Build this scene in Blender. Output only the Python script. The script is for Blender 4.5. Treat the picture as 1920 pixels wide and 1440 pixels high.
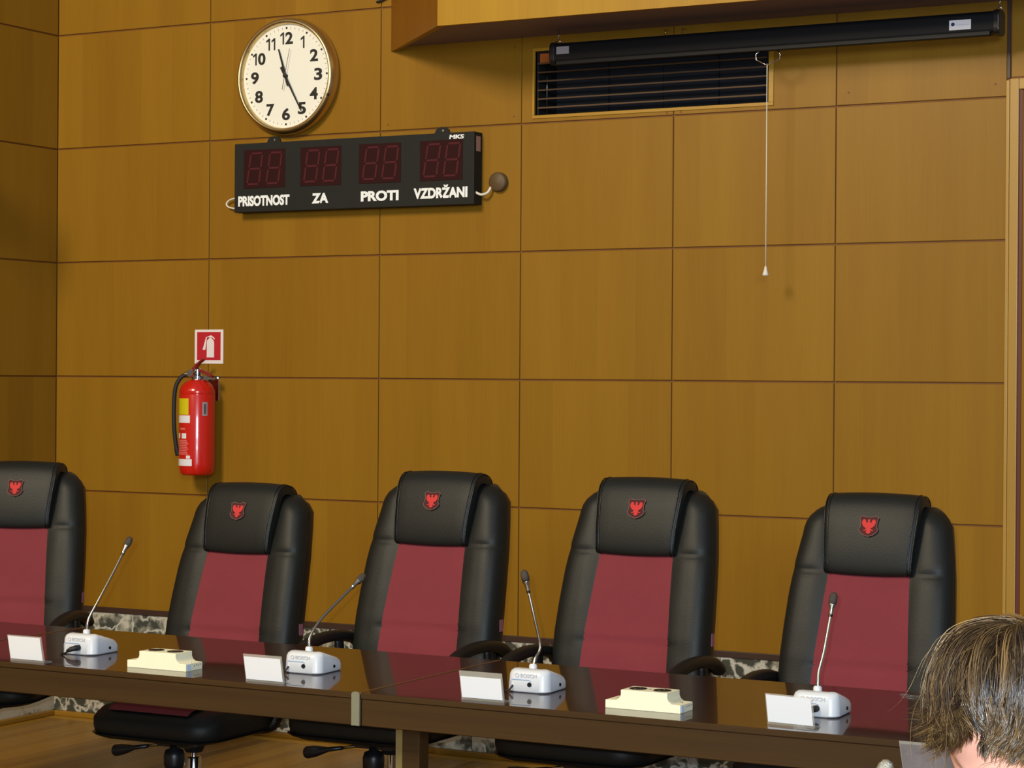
import bpy, bmesh, math, random
import numpy as np
from mathutils import Vector, Matrix

for o in list(bpy.data.objects):
    bpy.data.objects.remove(o)
SC = bpy.context.scene
COL = SC.collection

# ------------------------------------------------------------------ camera
R_ = Vector((0.88178295, 0.47160045, 0.00719991))
U_ = Vector((-0.00757513, -0.00110281, 0.9999707))
F_ = Vector((-0.47159458, 0.88181166, -0.0026))
CAM = Vector((6.6572, -7.9295, 1.5859))
cd = bpy.data.cameras.new('camera')
cam = bpy.data.objects.new('camera', cd)
COL.objects.link(cam)
cd.sensor_width = 36.0
cd.lens = 76.192
cd.clip_start = 0.05
cd.clip_end = 60
M = Matrix.Identity(4)
for i in range(3):
    M[i][0] = R_[i]; M[i][1] = U_[i]; M[i][2] = -F_[i]; M[i][3] = CAM[i]
cam.matrix_world = M
SC.camera = cam

# ------------------------------------------------------------------ world, lights, exposure
SC.view_settings.view_transform = 'Standard'
SC.view_settings.look = 'None'
SC.view_settings.gamma = 1.0
SC.view_settings.exposure = 0.0
SC.view_settings.use_curve_mapping = False
wd = bpy.data.worlds.new('world')
SC.world = wd
wd.use_nodes = True
wd.node_tree.nodes['Background'].inputs[0].default_value = (0.80, 0.88, 1.0, 1)
wd.node_tree.nodes['Background'].inputs[1].default_value = 0.22


def light(name, kind, loc, target, energy, color, size=0.3, size_y=None):
    l = bpy.data.lights.new(name, kind)
    l.energy = energy
    l.color = color
    if kind == 'AREA':
        l.shape = 'RECTANGLE' if size_y else 'DISK'
        l.size = size
        if size_y:
            l.size_y = size_y
    else:
        l.shadow_soft_size = size
    o = bpy.data.objects.new(name, l)
    COL.objects.link(o)
    o.location = loc
    d = Vector(target) - Vector(loc)
    o.rotation_euler = d.to_track_quat('-Z', 'Y').to_euler()
    return o


# warm hall lamp high up in front of the panelled wall, daylight windows behind the photographer,
# and the photographer's own small flash beside the lens
light('hall_lamp_light', 'AREA', (1.6, -8.5, 6.0), (2.6, 0, 1.7), 610, (1.0, 0.84, 0.58), 2.2)
light('window_light', 'AREA', (9.6, -12.0, 3.3), (3.0, -1.0, 1.6), 520, (0.72, 0.87, 1.0), 3.0, 1.6)
fl = CAM - R_ * 0.05 + U_ * 0.045
light('flash_light', 'POINT', fl, fl + F_, 480, (0.75, 0.88, 1.0), 0.012)

# ------------------------------------------------------------------ materials
MATS = {}


def lin(c):
    return tuple(((v / 255) / 12.92 if v / 255 <= 0.04045 else ((v / 255 + 0.055) / 1.055) ** 2.4) for v in c) + (1,)


def mat(name, col, rough=0.5, metal=0.0, spec=0.5, coat=0.0, coat_rough=0.05, vary=0.0, vscale=30.0,
        bump=0.0, bscale=200.0, trans=0.0, ior=1.45):
    """plain surface with slight procedural variation (noise) and optional fine relief"""
    if name in MATS:
        return MATS[name]
    m = bpy.data.materials.new(name)
    m.use_nodes = True
    nt = m.node_tree
    b = nt.nodes['Principled BSDF']
    c = lin(col)
    b.inputs['Base Color'].default_value = c
    b.inputs['Roughness'].default_value = rough
    b.inputs['Metallic'].default_value = metal
    b.inputs['Specular IOR Level'].default_value = spec
    b.inputs['Coat Weight'].default_value = coat
    b.inputs['Coat Roughness'].default_value = coat_rough
    b.inputs['Transmission Weight'].default_value = trans
    b.inputs['IOR'].default_value = ior
    tc = nt.nodes.new('ShaderNodeTexCoord')
    if vary > 0:
        n = nt.nodes.new('ShaderNodeTexNoise')
        n.inputs['Scale'].default_value = vscale
        n.inputs['Detail'].default_value = 4
        nt.links.new(tc.outputs['Object'], n.inputs['Vector'])
        mx = nt.nodes.new('ShaderNodeMix')
        mx.data_type = 'RGBA'
        mx.inputs[6].default_value = tuple(max(0, v * (1 - vary)) for v in c[:3]) + (1,)
        mx.inputs[7].default_value = tuple(min(1, v * (1 + vary)) for v in c[:3]) + (1,)
        nt.links.new(n.outputs['Fac'], mx.inputs[0])
        nt.links.new(mx.outputs[2], b.inputs['Base Color'])
    if bump > 0:
        n2 = nt.nodes.new('ShaderNodeTexNoise')
        n2.inputs['Scale'].default_value = bscale
        n2.inputs['Detail'].default_value = 3
        nt.links.new(tc.outputs['Object'], n2.inputs['Vector'])
        bp = nt.nodes.new('ShaderNodeBump')
        bp.inputs['Strength'].default_value = bump
        bp.inputs['Distance'].default_value = 0.002
        nt.links.new(n2.outputs['Fac'], bp.inputs['Height'])
        nt.links.new(bp.outputs['Normal'], b.inputs['Normal'])
    MATS[name] = m
    return m


def wood(name, dark, light_, rough, grain='z', leaf=0.17, spec=0.5, coat=0.0, stripes=1.0, bands=5.0, coat_rough=0.06):
    """veneer: long grain along one axis, leaves of slightly different tone, random offset per object"""
    if name in MATS:
        return MATS[name]
    m = bpy.data.materials.new(name)
    m.use_nodes = True
    nt = m.node_tree
    N = nt.nodes.new
    K = nt.links.new
    b = nt.nodes['Principled BSDF']
    tc = N('ShaderNodeTexCoord')
    oi = N('ShaderNodeObjectInfo')
    off = N('ShaderNodeMath'); off.operation = 'MULTIPLY'; off.inputs[1].default_value = 37.0
    K(oi.outputs['Random'], off.inputs[0])
    add = N('ShaderNodeVectorMath'); add.operation = 'ADD'
    K(tc.outputs['Object'], add.inputs[0])
    K(off.outputs[0], add.inputs[1])
    sc = {'z': (bands, bands, 0.35), 'x': (0.35, bands, bands), 'y': (bands, 0.35, bands)}[grain]
    fine = {'z': (170, 170, 4.0), 'x': (4.0, 170, 170), 'y': (170, 4.0, 170)}[grain]
    v1 = N('ShaderNodeVectorMath'); v1.operation = 'MULTIPLY'; v1.inputs[1].default_value = sc
    K(add.outputs[0], v1.inputs[0])
    n1 = N('ShaderNodeTexNoise'); n1.inputs['Scale'].default_value = 1.0; n1.inputs['Detail'].default_value = 5; n1.inputs['Roughness'].default_value = 0.62
    K(v1.outputs[0], n1.inputs['Vector'])
    v2 = N('ShaderNodeVectorMath'); v2.operation = 'MULTIPLY'; v2.inputs[1].default_value = fine
    K(add.outputs[0], v2.inputs[0])
    n2 = N('ShaderNodeTexNoise'); n2.inputs['Scale'].default_value = 1.0; n2.inputs['Detail'].default_value = 2
    K(v2.outputs[0], n2.inputs['Vector'])
    # veneer leaves
    sep = N('ShaderNodeSeparateXYZ')
    K(add.outputs[0], sep.inputs[0])
    ax = {'z': 'X', 'x': 'Z', 'y': 'X'}[grain]
    s2 = N('ShaderNodeMath'); s2.operation = 'ADD'
    K(sep.outputs[ax], s2.inputs[0])
    if grain == 'z':
        K(sep.outputs['Y'], s2.inputs[1])
    else:
        s2.inputs[1].default_value = 0
    dv = N('ShaderNodeMath'); dv.operation = 'DIVIDE'; dv.inputs[1].default_value = leaf
    K(s2.outputs[0], dv.inputs[0])
    fl_ = N('ShaderNodeMath'); fl_.operation = 'FLOOR'
    K(dv.outputs[0], fl_.inputs[0])
    wn = N('ShaderNodeTexWhiteNoise'); wn.noise_dimensions = '1D'
    K(fl_.outputs[0], wn.inputs['W'])
    a1 = N('ShaderNodeMath'); a1.operation = 'MULTIPLY_ADD'; a1.inputs[1].default_value = 0.75; a1.inputs[2].default_value = -0.06
    K(n1.outputs['Fac'], a1.inputs[0])
    a2 = N('ShaderNodeMath'); a2.operation = 'MULTIPLY_ADD'; a2.inputs[1].default_value = 0.28
    K(n2.outputs['Fac'], a2.inputs[0]); K(a1.outputs[0], a2.inputs[2])
    a3 = N('ShaderNodeMath'); a3.operation = 'MULTIPLY_ADD'; a3.inputs[1].default_value = 0.22 * stripes
    K(wn.outputs['Value'], a3.inputs[0]); K(a2.outputs[0], a3.inputs[2])
    mx = N('ShaderNodeMix'); mx.data_type = 'RGBA'
    mx.inputs[6].default_value = lin(dark)
    mx.inputs[7].default_value = lin(light_)
    K(a3.outputs[0], mx.inputs[0])
    K(mx.outputs[2], b.inputs['Base Color'])
    b.inputs['Roughness'].default_value = rough
    b.inputs['Specular IOR Level'].default_value = spec
    b.inputs['Coat Weight'].default_value = coat
    b.inputs['Coat Roughness'].default_value = coat_rough
    bp = N('ShaderNodeBump'); bp.inputs['Strength'].default_value = 0.08; bp.inputs['Distance'].default_value = 0.001
    K(n2.outputs['Fac'], bp.inputs['Height'])
    K(bp.outputs['Normal'], b.inputs['Normal'])
    MATS[name] = m
    return m


def marble_mat():
    m = bpy.data.materials.new('dark_marble')
    m.use_nodes = True
    nt = m.node_tree; N = nt.nodes.new; K = nt.links.new
    b = nt.nodes['Principled BSDF']
    tc = N('ShaderNodeTexCoord')
    oi = N('ShaderNodeObjectInfo')
    off = N('ShaderNodeMath'); off.operation = 'MULTIPLY'; off.inputs[1].default_value = 23.0
    K(oi.outputs['Random'], off.inputs[0])
    add = N('ShaderNodeVectorMath'); add.operation = 'ADD'
    K(tc.outputs['Object'], add.inputs[0]); K(off.outputs[0], add.inputs[1])
    nz = N('ShaderNodeTexNoise'); nz.inputs['Scale'].default_value = 7; nz.inputs['Detail'].default_value = 6
    K(add.outputs[0], nz.inputs['Vector'])
    wv = N('ShaderNodeVectorMath'); wv.operation = 'MULTIPLY_ADD'
    wv.inputs[1].default_value = (0.35, 0.35, 0.35)
    K(nz.outputs['Color'], wv.inputs[0]); K(add.outputs[0], wv.inputs[2])
    vo = N('ShaderNodeTexVoronoi'); vo.feature = 'DISTANCE_TO_EDGE'; vo.inputs['Scale'].default_value = 9
    K(wv.outputs[0], vo.inputs['Vector'])
    r1 = N('ShaderNodeValToRGB')
    r1.color_ramp.elements[0].position = 0.0; r1.color_ramp.elements[0].color = lin((206, 202, 190))
    r1.color_ramp.elements[1].position = 0.12; r1.color_ramp.elements[1].color = lin((70, 72, 64))
    K(vo.outputs['Distance'], r1.inputs['Fac'])
    n3 = N('ShaderNodeTexNoise'); n3.inputs['Scale'].default_value = 3.4; n3.inputs['Detail'].default_value = 7; n3.inputs['Roughness'].default_value = 0.6
    K(add.outputs[0], n3.inputs['Vector'])
    r2 = N('ShaderNodeValToRGB')
    r2.color_ramp.elements[0].position = 0.50; r2.color_ramp.elements[0].color = (0, 0, 0, 1)
    r2.color_ramp.elements[1].position = 0.58; r2.color_ramp.elements[1].color = (1, 1, 1, 1)
    K(n3.outputs['Fac'], r2.inputs['Fac'])
    mx = N('ShaderNodeMix'); mx.data_type = 'RGBA'
    K(r2.outputs['Color'], mx.inputs[0]); K(r1.outputs['Color'], mx.inputs[6])
    mx.inputs[7].default_value = lin((196, 190, 172))
    K(mx.outputs[2], b.inputs['Base Color'])
    b.inputs['Roughness'].default_value = 0.2
    MATS['dark_marble'] = m
    return m


PANEL = wood('veneer_panel', (122, 82, 15), (150, 110, 29), 0.40, 'z', spec=0.22)
FASCIA = wood('veneer_fascia', (146, 102, 18), (178, 136, 34), 0.42, 'z', bands=9, spec=0.25)
SOFFITW = wood('veneer_soffit', (116, 96, 96), (134, 112, 110), 0.55, 'x', spec=0.2)
FRAMEW = wood('door_frame_wood', (150, 110, 34), (180, 140, 56), 0.4, 'z', stripes=0.4)
FLOORW = wood('parquet_oak', (84, 54, 10), (150, 110, 34), 0.36, 'y', leaf=3.0, bands=10, stripes=3.2, spec=0.35)
TABLETOP = wood('dark_mahogany_top', (30, 11, 8), (54, 22, 14), 0.3, 'x', coat=0.78, coat_rough=0.035, spec=0.1)
TABLEEDGE = wood('dark_mahogany_edge', (40, 26, 10), (74, 51, 21), 0.58, 'x', bands=22, stripes=0.2, spec=0.22)
BACKING = mat('joint_brown', (112, 66, 20), 0.6, vary=0.15)
MARBLE = marble_mat()
DSTRIP = mat('dark_strip', (62, 42, 34), 0.45, vary=0.15, vscale=12)
LEATHER = mat('black_leather', (24, 25, 23), 0.50, spec=0.35, bump=0.25, bscale=260, vary=0.12, vscale=12)
SHELL = mat('black_vinyl_side', (14, 14, 15), 0.34, bump=0.15, bscale=260)
REDF = mat('red_cloth', (120, 48, 54), 0.85, spec=0.25, bump=0.25, bscale=900, vary=0.10, vscale=7)
BLACKP = mat('black_plastic', (22, 22, 24), 0.38, vary=0.1)
ARMP = mat('armrest_plastic', (13, 12, 11), 0.5, vary=0.1)
CHROME = mat('chrome', (200, 202, 206), 0.12, metal=1.0)
STEEL = mat('brushed_steel', (178, 176, 172), 0.28, metal=1.0, vary=0.05)
BRASS = mat('brushed_gold_metal', (206, 182, 132), 0.33, metal=1.0, vary=0.06, vscale=60)
IVORY = mat('clock_dial_ivory', (236, 234, 222), 0.55)
NUMB = mat('clock_numeral_black', (34, 30, 26), 0.6)
TICK = mat('clock_tick_grey', (150, 148, 140), 0.6)
BOARDB = mat('board_black', (33, 34, 31), 0.65, spec=0.25, vary=0.08)
LEDBG = mat('led_window_dark_red', (46, 18, 18), 0.75, spec=0.15)
LEDSEG = mat('led_segment_dull_red', (78, 28, 32), 0.7, spec=0.2)
VINYLW = mat('white_vinyl_lettering', (238, 240, 240), 0.6)
WHITEC = mat('white_cable', (222, 214, 198), 0.5)
KNOBB = mat('brown_cap', (88, 68, 40), 0.55, vary=0.1)
REDP = mat('extinguisher_red', (196, 28, 16), 0.22, coat=0.5)
SIGNR = mat('sign_red', (180, 28, 40), 0.5)
SIGNW = mat('sign_white', (226, 214, 214), 0.5)
YELL = mat('yellow_sticker', (206, 190, 16), 0.5, vary=0.08, vscale=60)
LABW = mat('label_white', (226, 222, 226), 0.5, vary=0.06, vscale=200)
LABP = mat('label_print_pink', (214, 110, 104), 0.5, vary=0.15, vscale=300)
LABG = mat('label_grey', (150, 142, 146), 0.4)
RUBBER = mat('black_rubber', (24, 25, 26), 0.6)
MICW = mat('microphone_white', (206, 208, 212), 0.34, spec=0.5)
MICT = mat('microphone_print', (196, 196, 198), 0.5)
MICL = mat('microphone_line', (140, 168, 206), 0.4)
DARK = mat('dark_hole', (12, 14, 18), 0.5)
NECK = mat('gooseneck_metal', (184, 178, 166), 0.26, metal=1.0)
MICHEAD = mat('microphone_mesh', (92, 86, 80), 0.42, metal=0.8, bump=0.8, bscale=1400)
CREAM = mat('cream_plastic', (236, 231, 200), 0.42, vary=0.03)
PAPER = mat('blank_white_card', (224, 226, 230), 0.7)
ACRYL = mat('clear_acrylic', (236, 230, 214), 0.05, spec=0.5)
ACRYL.node_tree.nodes['Principled BSDF'].inputs['Alpha'].default_value = 0.22
SCREENB = mat('screen_case_black', (13, 15, 19), 0.45, spec=0.3, vary=0.1)
LOUVRE = wood('louvre_brown', (62, 44, 30), (92, 68, 46), 0.55, 'x', bands=20, spec=0.25)
VENTDK = mat('vent_dark', (16, 15, 16), 0.8)
VENTCL = mat('vent_filter_cloth', (26, 28, 34), 0.9, vary=0.2, vscale=40)
EMBR = mat('emblem_red_thread', (196, 52, 48), 0.8, bump=0.3, bscale=1500)
EMBO = mat('emblem_outline_thread', (124, 84, 78), 0.8)
EMBD = mat('emblem_dark_red_ground', (70, 26, 26), 0.85)
SKIN = mat('skin', (226, 168, 146), 0.5, spec=0.35, vary=0.06, vscale=25)
CLOTH = mat('dark_knit', (52, 56, 70), 0.9, bump=0.4, bscale=300)
TROUS = mat('dark_trousers', (34, 36, 44), 0.9)
EYEW = mat('eye_white', (232, 228, 224), 0.25)
IRIS = mat('iris_brown', (58, 40, 26), 0.2)


# ------------------------------------------------------------------ geometry helpers
def link(name, me, m=None, parent=None, smooth=False, loc=None):
    o = bpy.data.objects.new(name, me)
    COL.objects.link(o)
    if m is not None and len(me.materials) == 0:
        me.materials.append(m)
    if parent is not None:
        o.parent = parent
    if loc is not None:
        o.location = loc
    if smooth:
        for p in me.polygons:
            p.use_smooth = True
    return o


def mesh(name, vf, m, parent=None, smooth=False, loc=None, autosmooth=None):
    me = bpy.data.meshes.new(name)
    me.from_pydata([tuple(v) for v in vf[0]], [], [tuple(f) for f in vf[1]])
    me.validate()
    bm = bmesh.new(); bm.from_mesh(me)
    bmesh.ops.recalc_face_normals(bm, faces=bm.faces)
    bm.to_mesh(me); bm.free()
    o = link(name, me, m, parent, smooth, loc)
    if autosmooth:
        me.set_sharp_from_angle(angle=math.radians(autosmooth))
    return o


def empty(name, loc=(0, 0, 0), rz=0.0):
    o = bpy.data.objects.new(name, None)
    COL.objects.link(o)
    o.empty_display_size = 0.1
    o.location = loc
    o.rotation_euler = (0, 0, rz)
    return o


def tag(o, label, cat=None, group=None, kind=None):
    o['label'] = label
    if cat:
        o['category'] = cat
    if group:
        o['group'] = group
    if kind:
        o['kind'] = kind
    return o


def struct(o, label=None):
    o['kind'] = 'structure'
    if label:
        o['label'] = label
    return o


def join(*parts):
    V = []; Fc = []
    for v, f in parts:
        k = len(V)
        V += [tuple(a) for a in v]
        Fc += [tuple(i + k for i in q) for q in f]
    return V, Fc


def boxvf(x0, x1, y0, y1, z0, z1):
    v = [(x, y, z) for z in (z0, z1) for y in (y0, y1) for x in (x0, x1)]
    f = [(0, 1, 3, 2), (4, 6, 7, 5), (0, 4, 5, 1), (2, 3, 7, 6), (0, 2, 6, 4), (1, 5, 7, 3)]
    return v, f


def bevmesh(name, vf, bev, seg=2, angle=40):
    me = bpy.data.meshes.new(name)
    me.from_pydata([tuple(v) for v in vf[0]], [], [tuple(f) for f in vf[1]])
    bm = bmesh.new(); bm.from_mesh(me)
    bmesh.ops.recalc_face_normals(bm, faces=bm.faces)
    if bev > 0:
        ed = [e for e in bm.edges if len(e.link_faces) == 2 and e.calc_face_angle(0) > math.radians(angle)]
        bmesh.ops.bevel(bm, geom=ed, offset=bev, segments=seg, profile=0.6, affect='EDGES', clamp_overlap=True)
    bm.to_mesh(me); bm.free()
    return me


def box(name, x0, x1, y0, y1, z0, z1, m, parent=None, bev=0.0, seg=2):
    me = bevmesh(name, boxvf(x0, x1, y0, y1, z0, z1), bev, seg)
    o = link(name, me, m, parent, smooth=bev > 0)
    if bev > 0:
        me.set_sharp_from_angle(angle=math.radians(6))
    return o


def prism(pts, a0, a1, axis='y'):
    """closed 2D outline extruded along an axis; axis y: pts are (x,z); axis x: (y,z); axis z: (x,y)"""
    n = len(pts)
    def P(p, a):
        return {'y': (p[0], a, p[1]), 'x': (a, p[0], p[1]), 'z': (p[0], p[1], a)}[axis]
    v = [P(p, a0) for p in pts] + [P(p, a1) for p in pts]
    f = [tuple(range(n)), tuple(range(2 * n - 1, n - 1, -1))]
    f += [(i, (i + 1) % n, n + (i + 1) % n, n + i) for i in range(n)]
    return v, f


def prismobj(name, pts, a0, a1, axis, m, parent=None, bev=0.0, seg=2):
    me = bevmesh(name, prism(pts, a0, a1, axis), bev, seg)
    o = link(name, me, m, parent, smooth=bev > 0)
    if bev > 0:
        me.set_sharp_from_angle(angle=math.radians(6))
    return o


def catmull(pts, k=8):
    P = [Vector(p) for p in pts]
    P = [P[0] * 2 - P[1]] + P + [P[-1] * 2 - P[-2]]
    out = []
    for i in range(1, len(P) - 2):
        a, b, c, d = P[i - 1:i + 3]
        for j in range(k):
            t = j / k
            out.append(0.5 * ((2 * b) + (c - a) * t + (2 * a - 5 * b + 4 * c - d) * t * t + (3 * b - a - 3 * c + d) * t ** 3))
    out.append(P[-2])
    return out


def tube(pts, r, n=10, squash=None, up=(0, 0, 1), cap=True):
    """sweep; r = number or list per point; squash=(side, up) factors"""
    P = [Vector(p) for p in pts]
    k = len(P)
    rr = [r] * k if not hasattr(r, '__len__') else list(r)
    V = []; Fc = []
    ref = Vector(up)
    prev = None
    for i in range(k):
        t = (P[min(i + 1, k - 1)] - P[max(i - 1, 0)])
        t = t.normalized() if t.length > 1e-9 else Vector((0, 0, 1))
        if prev is None:
            s = t.cross(ref)
            if s.length < 1e-4:
                s = t.cross(Vector((1, 0, 0)))
            s.normalize()
        else:
            s = (prev - t * prev.dot(t))
            s.normalize()
        prev = s
        u = s.cross(t)
        for j in range(n):
            a = 2 * math.pi * j / n
            ca, sa = math.cos(a), math.sin(a)
            if squash:
                ca *= squash[0]; sa *= squash[1]
            V.append(P[i] + (s * ca + u * sa) * rr[i])
    for i in range(k - 1):
        for j in range(n):
            Fc.append((i * n + j, i * n + (j + 1) % n, (i + 1) * n + (j + 1) % n, (i + 1) * n + j))
    if cap:
        Fc.append(tuple(range(n - 1, -1, -1)))
        Fc.append(tuple((k - 1) * n + j for j in range(n)))
    return V, Fc


def lathe(prof, n=32, center=(0, 0, 0), axis='z', cap=True):
    """prof: list of (radius, height)"""
    V = []; Fc = []
    for r, h in prof:
        for j in range(n):
            a = 2 * math.pi * j / n
            c, s = r * math.cos(a), r * math.sin(a)
            p = {'z': (c, s, h), 'y': (c, h, s), 'x': (h, c, s)}[axis]
            V.append((p[0] + center[0], p[1] + center[1], p[2] + center[2]))
    k = len(prof)
    for i in range(k - 1):
        for j in range(n):
            Fc.append((i * n + j, i * n + (j + 1) % n, (i + 1) * n + (j + 1) % n, (i + 1) * n + j))
    if cap:
        if prof[0][0] > 1e-6:
            Fc.append(tuple(range(n - 1, -1, -1)))
        if prof[-1][0] > 1e-6:
            Fc.append(tuple((k - 1) * n + j for j in range(n)))
    return V, Fc


def loft(rings, cap=True):
    n = len(rings[0])
    V = [tuple(p) for r in rings for p in r]
    Fc = []
    for i in range(len(rings) - 1):
        for j in range(n):
            Fc.append((i * n + j, i * n + (j + 1) % n, (i + 1) * n + (j + 1) % n, (i + 1) * n + j))
    if cap:
        Fc.append(tuple(range(n - 1, -1, -1)))
        Fc.append(tuple((len(rings) - 1) * n + j for j in range(n)))
    return V, Fc


def rrect(hx, hy, r, n=5, cx=0.0, cy=0.0):
    out = []
    for sx, sy, a0 in ((1, 1, 0), (-1, 1, 90), (-1, -1, 180), (1, -1, 270)):
        for i in range(n + 1):
            a = math.radians(a0 + 90 * i / n)
            out.append((cx + sx * (hx - r) + r * math.cos(a), cy + sy * (hy - r) + r * math.sin(a)))
    return out


def textmesh(name, s, x0, x1, z0, z1, y, m, parent, bold=0.0, thick=0.0015, shear=0.0, rot=None):
    """lettering in the plane y=const facing -y, fitted to the rectangle"""
    cu = bpy.data.curves.new('lettering', 'FONT')
    cu.body = s
    cu.size = 1.0
    cu.offset = bold
    cu.extrude = 0.02
    cu.shear = shear
    cu.resolution_u = 6
    t = bpy.data.objects.new('lettering', cu)
    COL.objects.link(t)
    dg = bpy.context.evaluated_depsgraph_get()
    dg.update()
    me = bpy.data.meshes.new_from_object(t.evaluated_get(dg))
    bpy.data.objects.remove(t)
    bpy.data.curves.remove(cu)
    co = np.empty(len(me.vertices) * 3); me.vertices.foreach_get('co', co); co = co.reshape(-1, 3)
    lo, hi = co.min(0), co.max(0)
    X = x0 + (co[:, 0] - lo[0]) / max(1e-6, hi[0] - lo[0]) * (x1 - x0)
    Z = z0 + (co[:, 1] - lo[1]) / max(1e-6, hi[1] - lo[1]) * (z1 - z0)
    Y = y - (co[:, 2] - lo[2]) / max(1e-6, hi[2] - lo[2]) * thick
    me.vertices.foreach_set('co', np.stack([X, Y, Z], 1).ravel())
    me.name = name
    me.materials.clear()
    me.update()
    return link(name, me, m, parent)


def clone(root):
    r = root.copy(); COL.objects.link(r)
    for ch in list(root.children):
        c = ch.copy(); COL.objects.link(c); c.parent = r
        for g in list(ch.children):
            d = g.copy(); COL.objects.link(d); d.parent = c
    return r


# ------------------------------------------------------------------ ROOM: back wall
ROWZ = [0.52, 1.05, 1.58, 2.11, 2.64, 3.17, 3.70, 4.23]
COLX = [0.0, 0.870, 1.767, 2.452, 3.139, 3.8205, 4.482]
GH, GV = 0.0036, 0.0022    # half gaps
wall_back = struct(box('wall_back', -0.25, 7.6, 0.007, 0.25, 0.0, 4.3, BACKING), 'panelled back wall')
# the ventilation recess is cut out of the wall by building it from four boxes
bm_parts = [boxvf(-0.25, 2.513, 0.007, 0.25, 0, 4.3), boxvf(3.543, 7.6, 0.007, 0.25, 0, 4.3),
            boxvf(2.513, 3.543, 0.007, 0.25, 0, 2.672), boxvf(2.513, 3.543, 0.007, 0.25, 2.935, 4.3),
            boxvf(2.513, 3.543, 0.20, 0.25, 2.672, 2.935)]
me = bpy.data.meshes.new('wall_back')
v, f = join(*bm_parts)
me.from_pydata(v, [], f); me.materials.append(BACKING); me.update()
wall_back.data = me
random.seed(4)
pmesh = {}


def panel(w, h, parent, loc, rz=0.0, name='wood_panel'):
    key = (round(w, 4), round(h, 4))
    if key not in pmesh:
        pmesh[key] = bevmesh('wood_panel', boxvf(0, w, 0, 0.018, 0, h), 0.0015, 1)
    o = link(name, pmesh[key], PANEL, parent, loc=loc)
    o.rotation_euler = (0, 0, rz)
    return o


for c in range(6):
    for r in range(7):
        x0, x1 = COLX[c] + GV, COLX[c + 1] - GV
        z0, z1 = ROWZ[r] + GH, ROWZ[r + 1] - GH
        if r == 0:
            z0 = 0.515
        if c == 5:
            x1 = 4.482
        if r == 4 and c in (3, 4):
            # panels notched around the ventilation opening
            vx0, vx1, vz0, vz1 = 2.503, 3.565, 2.657, 2.948
            if c == 3:
                pts = [(x0, z0), (x1, z0), (x1, vz0), (vx0, vz0), (vx0, vz1), (x1, vz1), (x1, z1), (x0, z1)]
            else:
                pts = [(x0, z0), (x1, z0), (x1, z1), (x0, z1), (x0, vz1), (vx1, vz1), (vx1, vz0), (x0, vz0)]
            pts = [(a - x0, b - z0) for a, b in pts]
            me = bevmesh('wood_panel', prism(pts, 0, 0.018, 'y'), 0.0, 1)
            link('wood_panel', me, PANEL, wall_back, loc=(x0, 0, z0))
        else:
            panel(x1 - x0, z1 - z0, wall_back, (x0, 0, z0))
# beyond the door and above it
for x0, x1 in ((4.499, 5.62), (5.63, 6.3), (6.31, 6.95), (6.96, 7.6)):
    for r in range(7):
        z0, z1 = ROWZ[r] + GH, ROWZ[r + 1] - GH
        if x0 < 5:
            if ROWZ[r + 1] < 2.75:
                continue
            z0 = max(z0, 2.713)
        panel(x1 - x0, z1 - z0, wall_back, (x0, 0.004, z0))
# small dark screw heads in panel corners
scr = bpy.data.meshes.new('screw_head')
v, f = lathe([(0.0, -0.0012), (0.004, -0.001), (0.0045, 0.0005)], 8, axis='y')
scr.from_pydata(v, [], f)
for x, z in ((1.805, 2.668), (2.417, 2.672), (2.42, 2.96), (3.87, 2.69), (4.44, 2.69), (3.875, 2.93), (3.11, 2.652), (3.17, 2.652)):
    link('screw_head', scr, BACKING, wall_back, loc=(x, 0, z))

# left wall
wall_left = struct(box('wall_left', -0.25, -0.007, -9.2, 0.25, 0.0, 4.3, BACKING), 'darker panelled side wall')
for c in range(10):
    for r in range(7):
        w = 0.87 - 2 * GV
        h = ROWZ[r + 1] - ROWZ[r] - 2 * GH
        z0 = ROWZ[r] + GH
        if r == 0:
            z0 = 0.515; h = ROWZ[1] - GH - z0
        # rotated so that the panel face (local -y) looks to +x
        panel(w, h, wall_left, (0, -0.87 * (c + 1) + GV, z0), math.pi / 2)

# marble skirting, dark strip, wooden foot strip
bb = struct(box('baseboard_back', -0.02, 4.482, 0.003, 0.012, 0.0, 0.494, BACKING), 'veined marble skirting')
for i, (a, b_) in enumerate(((0.0, 1.12), (1.12, 2.24), (2.24, 3.36), (3.36, 4.482))):
    box('marble_slab', a + 0.001, b_ - 0.001, -0.006, 0.01, 0.024, 0.494, MARBLE, bb, 0.001, 1)
for a, b_ in ((5.62, 6.6), (6.6, 7.6)):
    box('marble_slab', a + 0.001, b_ - 0.001, -0.006, 0.01, 0.0, 0.514, MARBLE, bb, 0.001, 1)
bl = struct(box('baseboard_left', -0.012, -0.003, -9.0, 0.0, 0.0, 0.494, BACKING), 'veined marble skirting of side wall')
for i in range(8):
    box('marble_slab', -0.01, 0.006, -1.12 * (i + 1) + 0.001, -1.12 * i - 0.001, 0.024, 0.494, MARBLE, bl, 0.001, 1)
struct(box('trim_1', 0.0, 4.482, -0.012, 0.012, 0.494, 0.519, DSTRIP, None, 0.002), 'dark strip above marble')
struct(box('trim_2', -0.011, 0.012, -9.0, 0.0, 0.494, 0.519, DSTRIP, None, 0.002), 'dark strip above side marble')
struct(box('trim_3', 0.0, 4.482, -0.024, 0.012, 0.0, 0.024, FLOORW, None, 0.006), 'wooden foot strip')
struct(box('trim_4', -0.011, 0.024, -9.0, 0.0, 0.0, 0.024, FLOORW, None, 0.006), 'wooden foot strip of side wall')
struct(box('trim_5', 4.4835, 4.496, -0.012, 0.02, 0.0, 2.70, FRAMEW, None, 0.002), 'thin light wooden edge strip')

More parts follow.
